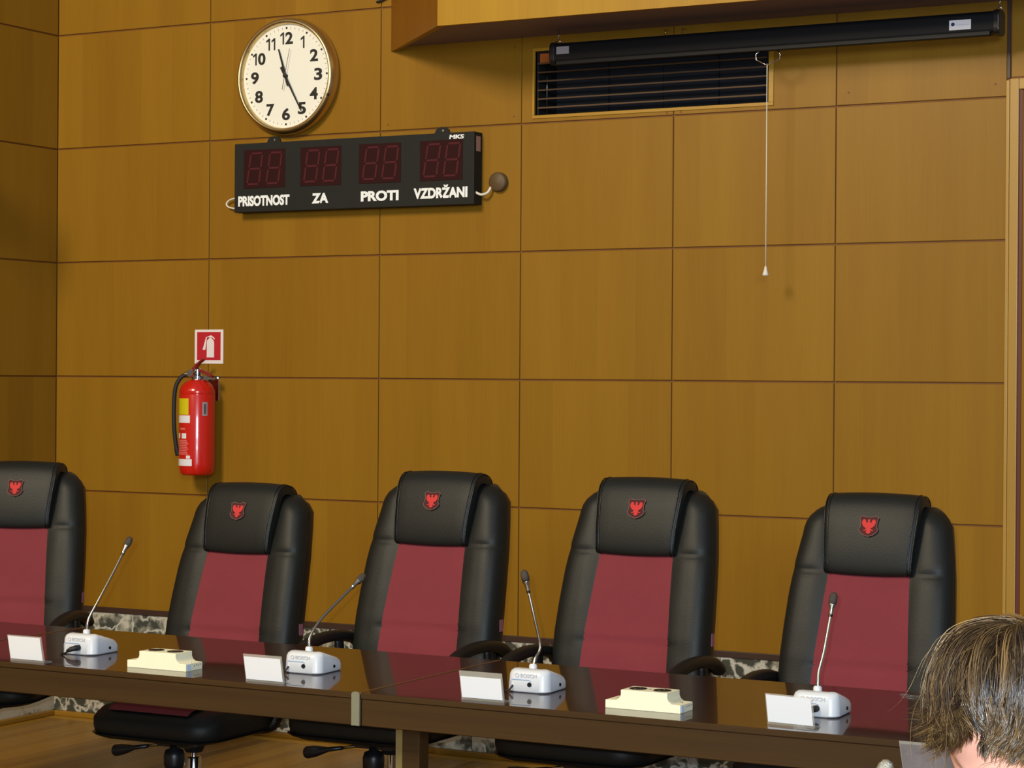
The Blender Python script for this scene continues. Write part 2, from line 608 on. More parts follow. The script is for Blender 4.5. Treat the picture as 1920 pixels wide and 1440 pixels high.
# floor with boards running towards the wall
floor = struct(box('floor', -0.25, 9.0, -10.0, 0.25, -0.12, -0.015, FLOORW), 'oak parquet floor')
floorm = {}
rnd = random.Random(11)
bw = 0.068
n_b = int(5.3 / bw)
box('floor_board', 0.0, 5.3, -0.088, 0.0, -0.015, 0.0, FRAMEW, floor)
for i in range(n_b):
    x0 = i * bw
    cut = -1.1 - 0.9 * rnd.random()
    for (ya, yb) in ((-0.09, cut), (cut, -3.4)):
        L = round(ya - yb, 2)
        key = L
        if key not in floorm:
            floorm[key] = bevmesh('floor_board', boxvf(0.0007, bw - 0.0007, -L + 0.001, 0, -0.015, 0), 0.0008, 1)
        link('floor_board', floorm[key], FLOORW, floor, loc=(x0, ya, 0))
box('floor_board', 0.0, 9.0, -10.0, -3.4, -0.015, 0.0, FLOORW, floor)
box('floor_board', 5.3, 9.0, -3.4, 0.0, -0.015, 0.0, FLOORW, floor)

# door at the right
door = struct(empty('door_1', (4.497, 0, 0)), 'wooden door in light frame')
box('door_frame', 0.0, 0.034, -0.012, 0.02, 0.0, 2.705, FRAMEW, door, 0.003)
box('door_frame', 0.034, 1.12, -0.012, 0.02, 2.665, 2.705, FRAMEW, door, 0.003)
box('door_frame', 1.085, 1.12, -0.012, 0.02, 0.0, 2.665, FRAMEW, door, 0.003)
box('door_reveal', 0.034, 0.048, -0.004, 0.01, 0.0, 2.665, mat('door_reveal_red_brown', (92, 40, 26), 0.5), door)
dl = box('door_leaf', 0.05, 1.083, -0.008, 0.01, 0.006, 2.66, PANEL, door, 0.002)
mesh('door_handle', join(lathe([(0.024, -0.008), (0.024, -0.014), (0.01, -0.016), (0.01, -0.05)], 16, (0.13, 0, 1.05), 'y'),
                         tube([(0.13, -0.05, 1.05), (0.19, -0.05, 1.05), (0.24, -0.046, 1.05)], 0.009, 8)), STEEL, dl, True)

# bulkhead under the ceiling: splayed left end, fascia boards hang a little below the soffit board
bulk = struct(empty('ceiling_bulkhead', (0, 0, 0)), 'boxed wooden bulkhead under the ceiling')
ZB, ZS, ZT = 2.979, 2.996, 4.3
a = Vector((1.818, 0.0)); b2 = Vector((2.34, -0.505))
prismobj('side_board', [(a.x, a.y), (b2.x, b2.y), (b2.x + 0.026, b2.y + 0.018), (a.x + 0.026, a.y)], ZB, ZT, 'z',
         wood('veneer_splay', (104, 60, 10), (140, 90, 24), 0.36, 'z', bands=9), bulk)
prismobj('front_board', [(b2.x, b2.y), (7.6, -0.488), (7.6, -0.470), (b2.x + 0.026, b2.y + 0.018)], ZB, ZT, 'z', FASCIA, bulk)
prismobj('soffit_board', [(a.x + 0.03, -0.001), (b2.x + 0.03, b2.y + 0.019), (7.6, -0.471), (7.6, -0.001)], ZS, ZS + 0.018, 'z', SOFFITW, bulk)
struct(box('trim_6', 4.484, 4.4955, -0.002, 0.014, 2.71, 2.996, DSTRIP), 'dark gap strip above door')

# ------------------------------------------------------------------ ventilation opening
vent = empty('air_vent', (2.513, 0, 2.672))
W_, H_ = 1.030, 0.263
FY = -0.004
fr = wood('vent_frame_wood', (150, 108, 18), (180, 136, 34), 0.4, 'x', stripes=0.3)
box('frame', -0.0095, W_ + 0.0215, FY, 0.02, -0.0145, -0.001, fr, vent, 0.001, 1)
box('frame', -0.0095, W_ + 0.0215, FY, 0.02, 0.263, 0.2755, fr, vent, 0.001, 1)
box('frame', -0.0095, 0.0, FY, 0.02, -0.001, 0.263, fr, vent, 0.001, 1)
box('frame', W_, W_ + 0.0215, FY, 0.02, -0.001, 0.263, fr, vent, 0.001, 1)
box('back_panel', 0.0, W_, 0.185, 0.198, 0.0, H_, VENTDK, vent)
for i in range(4):
    box('filter_cloth', 0.03 + i * 0.245, 0.03 + i * 0.245 + 0.24, 0.14 + 0.004 * (i % 2), 0.15 + 0.004 * (i % 2), 0.02, 0.22, VENTCL, vent)
box('duct_side', 0.0, 0.008, 0.02, 0.185, 0.0, H_, VENTDK, vent)
box('duct_side', W_ - 0.008, W_, 0.02, 0.185, 0.0, H_, VENTDK, vent)
box('duct_side', 0.008, W_ - 0.008, 0.02, 0.185, H_ - 0.006, H_, VENTDK, vent)
sl = None
for i in range(6):
    z = 0.030 + i * 0.0365
    if sl is None:
        # tilted louvre board, its thin front edge catching the light
        sl = bevmesh('slat', prism([(0.006, -0.0035), (0.060, 0.004), (0.060, 0.010), (0.006, 0.0035)], 0.009, W_ - 0.009, 'x'), 0.0008, 1)
    link('slat', sl, LOUVRE, vent, loc=(0, 0, z))
mesh('support_wire', tube([(0.022, 0.068, 0.005), (0.022, 0.068, 0.25)], 0.0025, 6), STEEL, vent, True)
box('frame_corner_piece', 0.004, 0.085, 0.03, 0.045, 0.215, 0.262, mat('orange_reflection_wood', (176, 92, 30), 0.5, vary=0.2), vent)  # wooden frame corner, the orange reflection on it painted into its colour
tag(vent, 'wide dark ventilation opening with brown slats in a yellow wooden frame', 'vent')

# ------------------------------------------------------------------ roller screen
scn = empty('projection_screen', (2.665, -0.125, 2.895))
LEN = 1.833
cs = rrect(0.040, 0.041, 0.016, 4)
prismobj('case', [(p[0], p[1]) for p in cs], 0.022, LEN - 0.022, 'x', SCREENB, scn, 0.0)
for p in scn.children[0].data.polygons:
    p.use_smooth = True
scn.children[0].data.set_sharp_from_angle(angle=math.radians(60))
ec = rrect(0.045, 0.046, 0.024, 5)
prismobj('end_cap', ec, 0.0, 0.024, 'x', BLACKP, scn, 0.004)
prismobj('end_cap', ec, LEN - 0.024, LEN, 'x', BLACKP, scn, 0.004)
bar = prismobj('bottom_bar', [(-0.030 + p[0], -0.040 + p[1]) for p in rrect(0.010, 0.010, 0.004, 3)], 0.03, LEN - 0.035, 'x', SCREENB, scn)
cx = 0.932
mesh('pull_handle', tube([(cx - 0.03, -0.03, -0.046), (cx - 0.046, -0.03, -0.058), (cx - 0.045, -0.03, -0.080), (cx - 0.008, -0.03, -0.100), (cx, -0.03, -0.101),
                          (cx + 0.008, -0.03, -0.100), (cx + 0.05, -0.03, -0.084), (cx + 0.053, -0.03, -0.064), (cx + 0.04, -0.03, -0.046)], 0.0028, 6), CHROME, bar, True)
lab = box('label_sticker', 1.648, 1.729, -0.0425, -0.0395, -0.022, 0.014, LABW, scn)
mesh('printed_dot', lathe([(0.0, -0.0432), (0.007, -0.0432), (0.007, -0.0425)], 14, (1.662, 0, -0.001), 'y'), mat('label_blue', (24, 44, 90), 0.5), lab)
box('printed_line', 1.673, 1.722, -0.0430, -0.0424, -0.0045, -0.0035, mat('label_line_grey', (150, 160, 176), 0.5), lab)
box('label_sticker', 0.032, 0.088, -0.0425, -0.0395, -0.006, 0.024, LABG, scn)
for hx in (0.018, LEN - 0.012):
    mesh('hanging_hook', join(tube([(hx - 0.016, 0, 0.042), (hx, 0, 0.066), (hx + 0.016, 0, 0.042)], 0.0022, 6),
                              tube([(hx, 0, 0.062), (hx + 0.004, 0, 0.078), (hx, 0, 0.101)], 0.0022, 6)), CHROME, scn, True)
tag(scn, 'long black roller case of a projection screen hung below the bulkhead', 'screen')

cord = empty('pull_cord', (3.597, -0.155, 1.985))
mesh('string', tube([(0, 0, 0.812), (0, 0, 0.03)], 0.0021, 6), WHITEC, cord, True)
mesh('pull_bell', lathe([(0.0, 0.0), (0.011, 0.001), (0.0125, 0.006), (0.007, 0.022), (0.004, 0.036), (0.0, 0.040)], 14), WHITEC, cord, True)
tag(cord, 'thin white pull cord with small bell end hanging in front of panels', 'cord')
for i, (hx, side) in enumerate(((3.118, 'left'), (3.193, 'right'))):
    h = mesh('wall_hook', tube([(0, 0.03, 0.014), (0, -0.012, 0.012), (0.004, -0.018, 0.0), (0, -0.012, -0.012), (-0.004, -0.004, -0.008)], 0.0018, 6), CHROME, None, True, (hx, -0.03, 2.965))
    tag(h, 'tiny wire hook on the wall above the screen case, %s of the pair' % side, 'hook', 'wire hooks above the screen')

# ------------------------------------------------------------------ clock
ck = empty('wall_clock', (1.309, 0, 2.900))
mesh('rim', lathe([(0.248, 0.0), (0.254, -0.010), (0.2555, -0.036), (0.253, -0.050), (0.246, -0.062), (0.239, -0.068), (0.233, -0.066), (0.2275, -0.054), (0.2255, -0.040)], 72, axis='y', cap=False), BRASS, ck, True)
mesh('dial', lathe([(0.0, -0.041), (0.228, -0.041), (0.228, -0.020), (0.0, -0.020)], 72, axis='y'), IVORY, ck)
tk = []
for i in range(60):
    an = 2 * math.pi * i / 60
    if i % 5:
        r0, r1, w = 0.205, 0.214, 0.0009
    else:
        continue
    d = Vector((math.sin(an), math.cos(an))); s = Vector((d.y, -d.x))
    q = [d * r0 - s * w, d * r0 + s * w, d * r1 + s * w, d * r1 - s * w]
    tk.append(prism([(p.x, p.y) for p in q], -0.0425, -0.0408, 'y'))
mm = mesh('minute_marks', join(*tk), TICK, ck)
mm['kind'] = 'stuff'
for i in range(12):
    an = 2 * math.pi * i / 12
    mesh('hour_dot', lathe([(0.0, -0.0430), (0.0048, -0.0428), (0.0048, -0.041)], 10, (0.2105 * math.sin(an), 0, 0.2105 * math.cos(an)), 'y'), NUMB, ck)
for h in range(1, 13):
    an = 2 * math.pi * h / 12
    nx, nz = 0.166 * math.sin(an), 0.166 * math.cos(an)
    hw = 0.0205 if h < 10 else 0.034
    if h == 1: hw = 0.0115
    if h == 11: hw = 0.025
    one = [(0.0035, -0.0265), (0.0105, -0.0265), (0.0105, 0.0265), (0.0055, 0.0265), (-0.0085, 0.0165), (-0.0085, 0.0085), (0.0035, 0.0155)]
    def one_at(x):
        return prism([(nx + x + p[0], nz + p[1]) for p in one], -0.0428, -0.0412, 'y')
    if h == 1:
        mesh('numeral', one_at(0), NUMB, ck)
    elif h == 11:
        mesh('numeral', join(one_at(-0.015), one_at(0.013)), NUMB, ck)
    elif h in (10, 12):
        nm = textmesh('numeral', str(h - 10), nx - 0.006, nx + 0.033, nz - 0.0265, nz + 0.0265, -0.0412, NUMB, ck, bold=0.03, thick=0.0016)
        mesh('numeral_stroke', one_at(-0.024), NUMB, nm)
    else:
        textmesh('numeral', str(h), nx - hw, nx + hw, nz - 0.0265, nz + 0.0265, -0.0412, NUMB, ck, bold=0.03, thick=0.0016)


def hand(name, ang, back, length, w0, w1, y, m):
    d = Vector((math.sin(ang), math.cos(ang))); s = Vector((d.y, -d.x))
    q = [d * -back - s * w0, d * -back + s * w0, d * length + s * w1, d * length - s * w1]
    return prismobj(name, [(p.x, p.y) for p in q], y, y + 0.0015, 'y', m, ck)


hand('hour_hand', math.radians(342.5), 0.045, 0.125, 0.0066, 0.0032, -0.049, NUMB)
hand('minute_hand', math.radians(151.5), 0.045, 0.178, 0.0058, 0.0024, -0.053, NUMB)
hand('second_hand', math.radians(12), 0.060, 0.12, 0.0014, 0.0009, -0.056, mat('second_hand_grey', (120, 118, 110), 0.5))
mesh('hub', lathe([(0.0, -0.059), (0.008, -0.058), (0.009, -0.041)], 16, axis='y'), NUMB, ck, True)
mesh('cable_socket', lathe([(0.0, -0.004), (0.005, -0.003), (0.006, 0.006)], 12, (0, 0, 0), 'y'), NUMB, ck, True, (0.2275, -0.0615, -0.095))
tag(ck, 'round wall clock with ivory dial and gold rim on the panelled wall', 'clock')

# ------------------------------------------------------------------ voting board
vb = empty('voting_board', (1.057, 0, 2.309))
BWd, BHt, BY = 1.211, 0.302, -0.07
box('case', 0, BWd, BY, 0.0, 0, BHt, BOARDB, vb, 0.003)
for tx in (0.20, 1.05):
    pts = [(tx - 0.042, 0.0), (tx + 0.042, 0.0)] + [(tx + 0.034 * math.cos(t), 0.008 + 0.022 * math.sin(t)) for t in [math.pi * k / 10 for k in range(11)]]
    e = prismobj('mounting_tab', [(p[0], p[1] + BHt - 0.003) for p in pts], -0.058, -0.050, 'y', BOARDB, vb)
    mesh('screw', lathe([(0.0, -0.0605), (0.005, -0.060), (0.005, -0.057)], 10, (tx + 0.004, 0, BHt + 0.010), 'y'), STEEL, e)
for k, (a0, a1) in enumerate(((1.107, 1.326), (1.405, 1.615), (1.705, 1.914), (2.007, 2.214))):
    a0 -= 1.057; a1 -= 1.057
    dm = box('digit_window', a0, a1, BY - 0.002, BY + 0.004, 0.103, 0.272, LEDBG, vb, 0.001, 1)
    for dgt in range(2):
        ox = a0 + 0.016 + dgt * (a1 - a0 - 0.016) / 2
        w, z0, z1 = 0.070, 0.122, 0.256
        zm = (z0 + z1) / 2
        def sx(x, z):
            return ox + x + (z - z0) * 0.15
        t = 0.0042
        segs = []
        for zz in (z0, zm, z1):
            segs.append(prism([(sx(0.008, zz - t), zz - t), (sx(w - 0.008, zz - t), zz - t), (sx(w - 0.008, zz + t), zz + t), (sx(0.008, zz + t), zz + t)], BY - 0.0035, BY - 0.0005, 'y'))
        for xx in (0.0, w - 2 * t):
            for (za, zb2) in ((z0 + 0.006, zm - 0.006), (zm + 0.006, z1 - 0.006)):
                segs.append(prism([(sx(xx, za), za), (sx(xx + 2 * t, za), za), (sx(xx + 2 * t, zb2), zb2), (sx(xx, zb2), zb2)], BY - 0.0035, BY - 0.0005, 'y'))
        mesh('digit', join(*segs), LEDSEG, dm)
for s, a0, a1, z0, z1, bo in (('PRISOTNOST', 1.079, 1.350, 2.334, 2.380, 0.048), ('ZA', 1.466, 1.551, 2.336, 2.380, 0.048),
                              ('PROTI', 1.716, 1.904, 2.336, 2.380, 0.048), ('VZDR\u017dANI', 1.978, 2.238, 2.338, 2.394, 0.048)):
    textmesh('lettering', s, a0 - 1.057, a1 - 1.057, z0 - 2.309, z1 - 2.309, BY - 0.0004, VINYLW, vb, bold=bo)
textmesh('lettering', 'MKS', 2.149 - 1.057, 2.220 - 1.057, 2.583 - 2.309, 2.601 - 2.309, BY - 0.0004, VINYLW, vb, bold=0.036, shear=0.12)
box('side_sticker', BWd - 0.001, BWd + 0.0012, -0.052, -0.018, 0.222, 0.285, mat('sticker_pinkish', (168, 128, 118), 0.6, vary=0.2, vscale=120), vb)
mesh('wall_loop_cable', tube(catmull([(0.004, -0.03, 0.062), (-0.03, -0.03, 0.066), (-0.066, -0.02, 0.058), (-0.078, -0.02, 0.043), (-0.066, -0.02, 0.030), (-0.03, -0.03, 0.022), (0.004, -0.03, 0.022)]), 0.004, 8), WHITEC, vb, True)
mesh('connection_cable', tube(catmull([(1.208, -0.05, 0.050), (1.232, -0.045, 0.040), (1.252, -0.03, 0.048), (1.262, -0.022, 0.066), (1.272, -0.018, 0.084)]), 0.0055, 8), WHITEC, vb, True)
tag(vb, 'black electronic voting board with four dark red digit windows and white words', 'board')
stub = mesh('cable_stub', tube(catmull([(1.748, -0.004, 3.196), (1.765, -0.008, 3.198), (1.79, -0.008, 3.206), (1.812, -0.006, 3.222), (1.816, -0.005, 3.30)]), 0.0055, 8), RUBBER, None, True)
tag(stub, 'short dark cable stub beside the bulkhead at the top edge', 'cable')
cap = mesh('junction_cap', lathe([(0.0, -0.028), (0.034, -0.027), (0.040, -0.022), (0.0405, 0.0), (0.0, 0.0)], 32, axis='y'), KNOBB, None, True, (2.352, 0, 2.402), autosmooth=50)
tag(cap, 'small round brown junction cap on the wall beside the voting board', 'junction box')

# ------------------------------------------------------------------ extinguisher and sign
sg = empty('extinguisher_sign', (0.797, 0, 1.642))
box('plate', 0, 0.157, -0.003, 0.0, 0, 0.153, SIGNW, sg, 0.002)
box('red_field', 0.014, 0.143, -0.0036, -0.0028, 0.016, 0.142, SIGNR, sg)
cyl = [(0.068, 0.028), (0.108, 0.028), (0.108, 0.096), (0.105, 0.104), (0.098, 0.111), (0.092, 0.115), (0.092, 0.118), (0.084, 0.118), (0.084, 0.115), (0.077, 0.111), (0.070, 0.104), (0.068, 0.096)]
hs = [(0.045, 0.062), (0.060, 0.062), (0.0685, 0.118), (0.064, 0.121)]
lv = [(0.066, 0.118), (0.076, 0.123), (0.084, 0.124), (0.085, 0.127), (0.092, 0.127), (0.108, 0.117), (0.112, 0.110), (0.108, 0.109), (0.098, 0.118), (0.084, 0.117), (0.078, 0.119)]
mesh('pictogram', join(prism(cyl, -0.0042, -0.0034, 'y'), prism(hs, -0.0042, -0.0034, 'y'), prism(lv, -0.0042, -0.0034, 'y')), SIGNW, sg)
tag(sg, 'red sign with white extinguisher pictogram fixed on the wall', 'sign')

fx = empty('fire_extinguisher', (0.882, -0.095, 1.147), math.radians(0))
RB = 0.080
mesh('cylinder', lathe([(0.0, 0.016), (0.050, 0.016), (0.056, 0.0), (0.067, 0.0), (0.075, 0.010), (0.0785, 0.028), (0.080, 0.046), (RB, 0.052), (RB, 0.352), (0.0788, 0.356), (0.0788, 0.360), (RB, 0.364),
                        (0.078, 0.378), (0.070, 0.396), (0.055, 0.412), (0.040, 0.420), (0.030, 0.424), (0.0, 0.424)], 48), REDP, fx, True)


def wrap(name, a0, a1, z0, z1, m, parent, off=0.0006, n=12):
    V = []; Fc = []
    for i in range(n + 1):
        a = math.radians(a0 + (a1 - a0) * i / n)
        for z in (z0, z1):
            V.append(((RB + off) * math.sin(a), -(RB + off) * math.cos(a), z))
    for i in range(n):
        Fc.append((2 * i, 2 * i + 2, 2 * i + 3, 2 * i + 1))
    return mesh(name, (V, Fc), m, parent, True)


# angles measured from the side facing the room (-y), positive towards +x
cyl_o = fx.children[0]
lb = wrap('yellow_sticker', -62, 8, 0.268, 0.340, YELL, cyl_o)
wrap('white_label', -62, 13, 0.232, 0.265, LABW, cyl_o)
wrap('white_label', -58, 20, 0.042, 0.072, LABW, cyl_o)
for k in range(9):
    wrap('print_line', -55, 8 - 3 * (k % 3), 0.092 + k * 0.0075, 0.0965 + k * 0.0075, LABP, cyl_o)
wrap('print_square', -45, -30, 0.163, 0.186, LABW, cyl_o)
wrap('print_square', -20, 0, 0.163, 0.186, LABW, cyl_o)
wrap('print_square', 0, 14, 0.074, 0.088, LABW, cyl_o)
wrap('print_line', -30, -5, 0.202, 0.210, LABP, cyl_o)
lg = wrap('grey_label', 52, 70, 0.264, 0.324, LABG, cyl_o)
wrap('print_bar', 57, 65, 0.272, 0.316, mat('label_dark_grey', (84, 80, 82), 0.5), cyl_o, 0.0012)
valve = mesh('valve', join(lathe([(0.026, 0.420), (0.026, 0.440), (0.018, 0.446), (0.018, 0.470), (0.012, 0.474), (0.0, 0.474)], 20),
                           tube([(0.0, 0, 0.455), (-0.058, -0.012, 0.448)], 0.011, 10),
                           lathe([(0.0, -0.040), (0.016, -0.040), (0.018, -0.034), (0.018, -0.02), (0.0, -0.02)], 16, (-0.012, 0, 0.452), 'y')), CHROME, fx, True, autosmooth=50)
mesh('lever', tube(catmull([(-0.026, 0, 0.462), (-0.012, 0, 0.476), (0.010, 0.0, 0.498), (0.034, 0, 0.513)]), [0.018] * 8 + [0.017] * 8 + [0.014] * 8 + [0.012], 8, squash=(0.9, 0.42)), mat('dark_red_lever', (128, 22, 22), 0.35), fx, True)
mesh('handle', tube(catmull([(-0.020, 0, 0.462), (0.02, 0, 0.462), (0.060, 0, 0.448), (0.080, 0, 0.436)]), 0.013, 8, squash=(1.1, 0.5)), mat('dark_red_lever', (128, 22, 22)), fx, True)
mesh('wall_bracket', join(boxvf(0.040, 0.086, -0.012, 0.012, 0.424, 0.434), boxvf(0.030, 0.046, 0.0, 0.0945, 0.428, 0.436), boxvf(-0.03, 0.05, 0.088, 0.0945, 0.33, 0.44)), CHROME, fx)
mesh('hose', tube(catmull([(-0.052, -0.010, 0.448), (-0.074, -0.026, 0.430), (-0.092, -0.038, 0.385), (-0.097, -0.042, 0.300), (-0.094, -0.042, 0.200), (-0.086, -0.036, 0.120), (-0.082, -0.03, 0.085)]),
                  [0.0095] * 41 + [0.011] * 8, 10), RUBBER, fx, True)
tag(fx, 'red fire extinguisher with black hose hanging on the panelled wall', 'fire extinguisher')

# wall loudspeaker, only its edge is in view at the left border
sp = empty('wall_speaker', (0.0, -0.90, 2.44))
box('cabinet', 0.03, 0.17, -0.11, 0.105, 0.0, 0.16, BLACKP, sp, 0.012, 3)
box('grille', 0.168, 0.174, -0.09, 0.085, 0.015, 0.145, DARK, sp, 0.002)
box('wall_mount', 0.0, 0.04, -0.03, 0.03, 0.05, 0.11, BLACKP, sp, 0.004)
tag(sp, 'black loudspeaker on the side wall at the left edge', 'speaker')

# ------------------------------------------------------------------ tables
TY0, TY1, TH = -3.055, -2.28, 0.75


def make_table(x0, x1, label, strip=True):
    t = empty('conference_table', (x0, 0, 0))
    L = x1 - x0
    box('table_top', 0.001, L - 0.002, TY0, TY1, TH - 0.017, TH, TABLETOP, t, 0.002, 2)
    box('front_apron', 0.001, L - 0.002, TY0 + 0.0015, TY0 + 0.022, 0.662, TH - 0.0172, TABLEEDGE, t, 0.002, 1)
    box('edge_moulding', 0.001, L - 0.002, TY0 - 0.0015, TY0 + 0.003, TH - 0.0155, TH - 0.0008, TABLEEDGE, t, 0.0008, 1)
    box('rear_apron', 0.001, L - 0.002, TY1 - 0.022, TY1 - 0.002, 0.68, TH - 0.0172, TABLEEDGE, t, 0.001, 1)
    box('side_apron', 0.001, 0.02, TY0 + 0.022, TY1 - 0.022, 0.68, TH - 0.0172, TABLEEDGE, t)
    box('side_apron', L - 0.022, L - 0.003, TY0 + 0.022, TY1 - 0.022, 0.68, TH - 0.0172, TABLEEDGE, t)
    if strip:
        pts = [(L - 0.026, 0.663), (L - 0.001, 0.663), (L - 0.001, TH - 0.004)] + \
              [(L - 0.0135 + 0.0125 * math.cos(k * math.pi / 8), TH - 0.004 + 0.007 * math.sin(k * math.pi / 8)) for k in range(1, 8)] + [(L - 0.026, TH - 0.004)]
        prismobj('joint_strip', pts, TY0 - 0.006, TY0 - 0.0016, 'y', mat('grey_green_strip', (118, 116, 96), 0.5, vary=0.08), t)
        box('joint_rail', L - 0.006, L + 0.0005, TY0, TY1, TH - 0.004, TH + 0.0012, mat('joint_brown_rail', (104, 70, 40), 0.35), t)
    yy = TY0 + 0.10
    lg_ = box('leg', 0.068, 0.122, yy, yy + 0.05, 0.03, 0.70, TABLEEDGE, t, 0.003)
    box('metal_edge', 0.046, 0.0675, yy + 0.004, yy + 0.046, 0.03, 0.70, mat('metal_edge_olive', (150, 138, 92), 0.35, metal=0.6), lg_)
    box('foot', 0.046, 0.122, TY0 + 0.03, TY1 - 0.03, 0.0, 0.03, TABLEEDGE, t, 0.003)
    box('top_bearer', 0.050, 0.118, TY0 + 0.06, TY1 - 0.05, 0.685, TH - 0.0172, TABLEEDGE, t)
    tag(t, label, 'table', 'row of conference tables')
    return t


TX = [0.46, 2.03, 3.603, 5.176, 6.75]
make_table(TX[0], TX[1], 'dark mahogany conference table at the far left, only its corner in view')
make_table(TX[1], TX[2], 'dark mahogany conference table carrying the left socket block')
make_table(TX[2], TX[3], 'dark mahogany conference table carrying the right socket block')
make_table(TX[3], TX[4], 'dark mahogany conference table hidden behind the person\'s head')

# ------------------------------------------------------------------ chairs


def smooth01(a, b_, x):
    t = min(1, max(0, (x - a) / (b_ - a)))
    return t * t * (3 - 2 * t)


ZK = [0.44, 0.52, 0.60, 0.68, 0.715, 0.76, 0.85, 0.95, 1.05, 1.15, 1.22]
YK = [0.135, 0.138, 0.146, 0.158, 0.166, 0.174, 0.197, 0.226, 0.259, 0.293, 0.318]
HK = [0.252, 0.264, 0.271, 0.274, 0.274, 0.273, 0.269, 0.263, 0.253, 0.236, 0.216]
ZTOP = 1.222


def interp(z, K):
    return float(np.interp(z, ZK, K))


def halfw(z):
    h = interp(z, HK)
    rc = 0.085
    if z > ZTOP - rc:
        t = (z - (ZTOP - rc)) / rc
        h = interp(ZTOP - rc, HK) - rc * (1 - math.sqrt(max(0, 1 - t * t))) * 0.95
    if z < 0.47:
        h -= 0.02 * (0.47 - z) / 0.03
    return h


def front_y(x, z):
    y = interp(z, YK)
    hw = halfw(z)
    y += 0.014 * (1 - smooth01(0.115, 0.175, abs(x)))
    rr = 0.055
    t = max(0, (abs(x) - (hw - rr)) / rr)
    y += 0.050 * (1 - math.sqrt(max(0, 1 - min(1, t) ** 2)))
    t2 = max(0, (z - (ZTOP - 0.05)) / 0.05)
    y += 0.05 * (1 - math.sqrt(max(0, 1 - min(1, t2) ** 2)))
    # shallow fold at the height of the head pad and at the lumbar seam
    y += 0.0055 * math.exp(-((z - 1.022) / 0.012) ** 2) * smooth01(0.13, 0.18, abs(x))
    y += 0.006 * math.exp(-((z - 0.737) / 0.010) ** 2) * (1 - smooth01(0.14, 0.165, abs(x)))
    return y


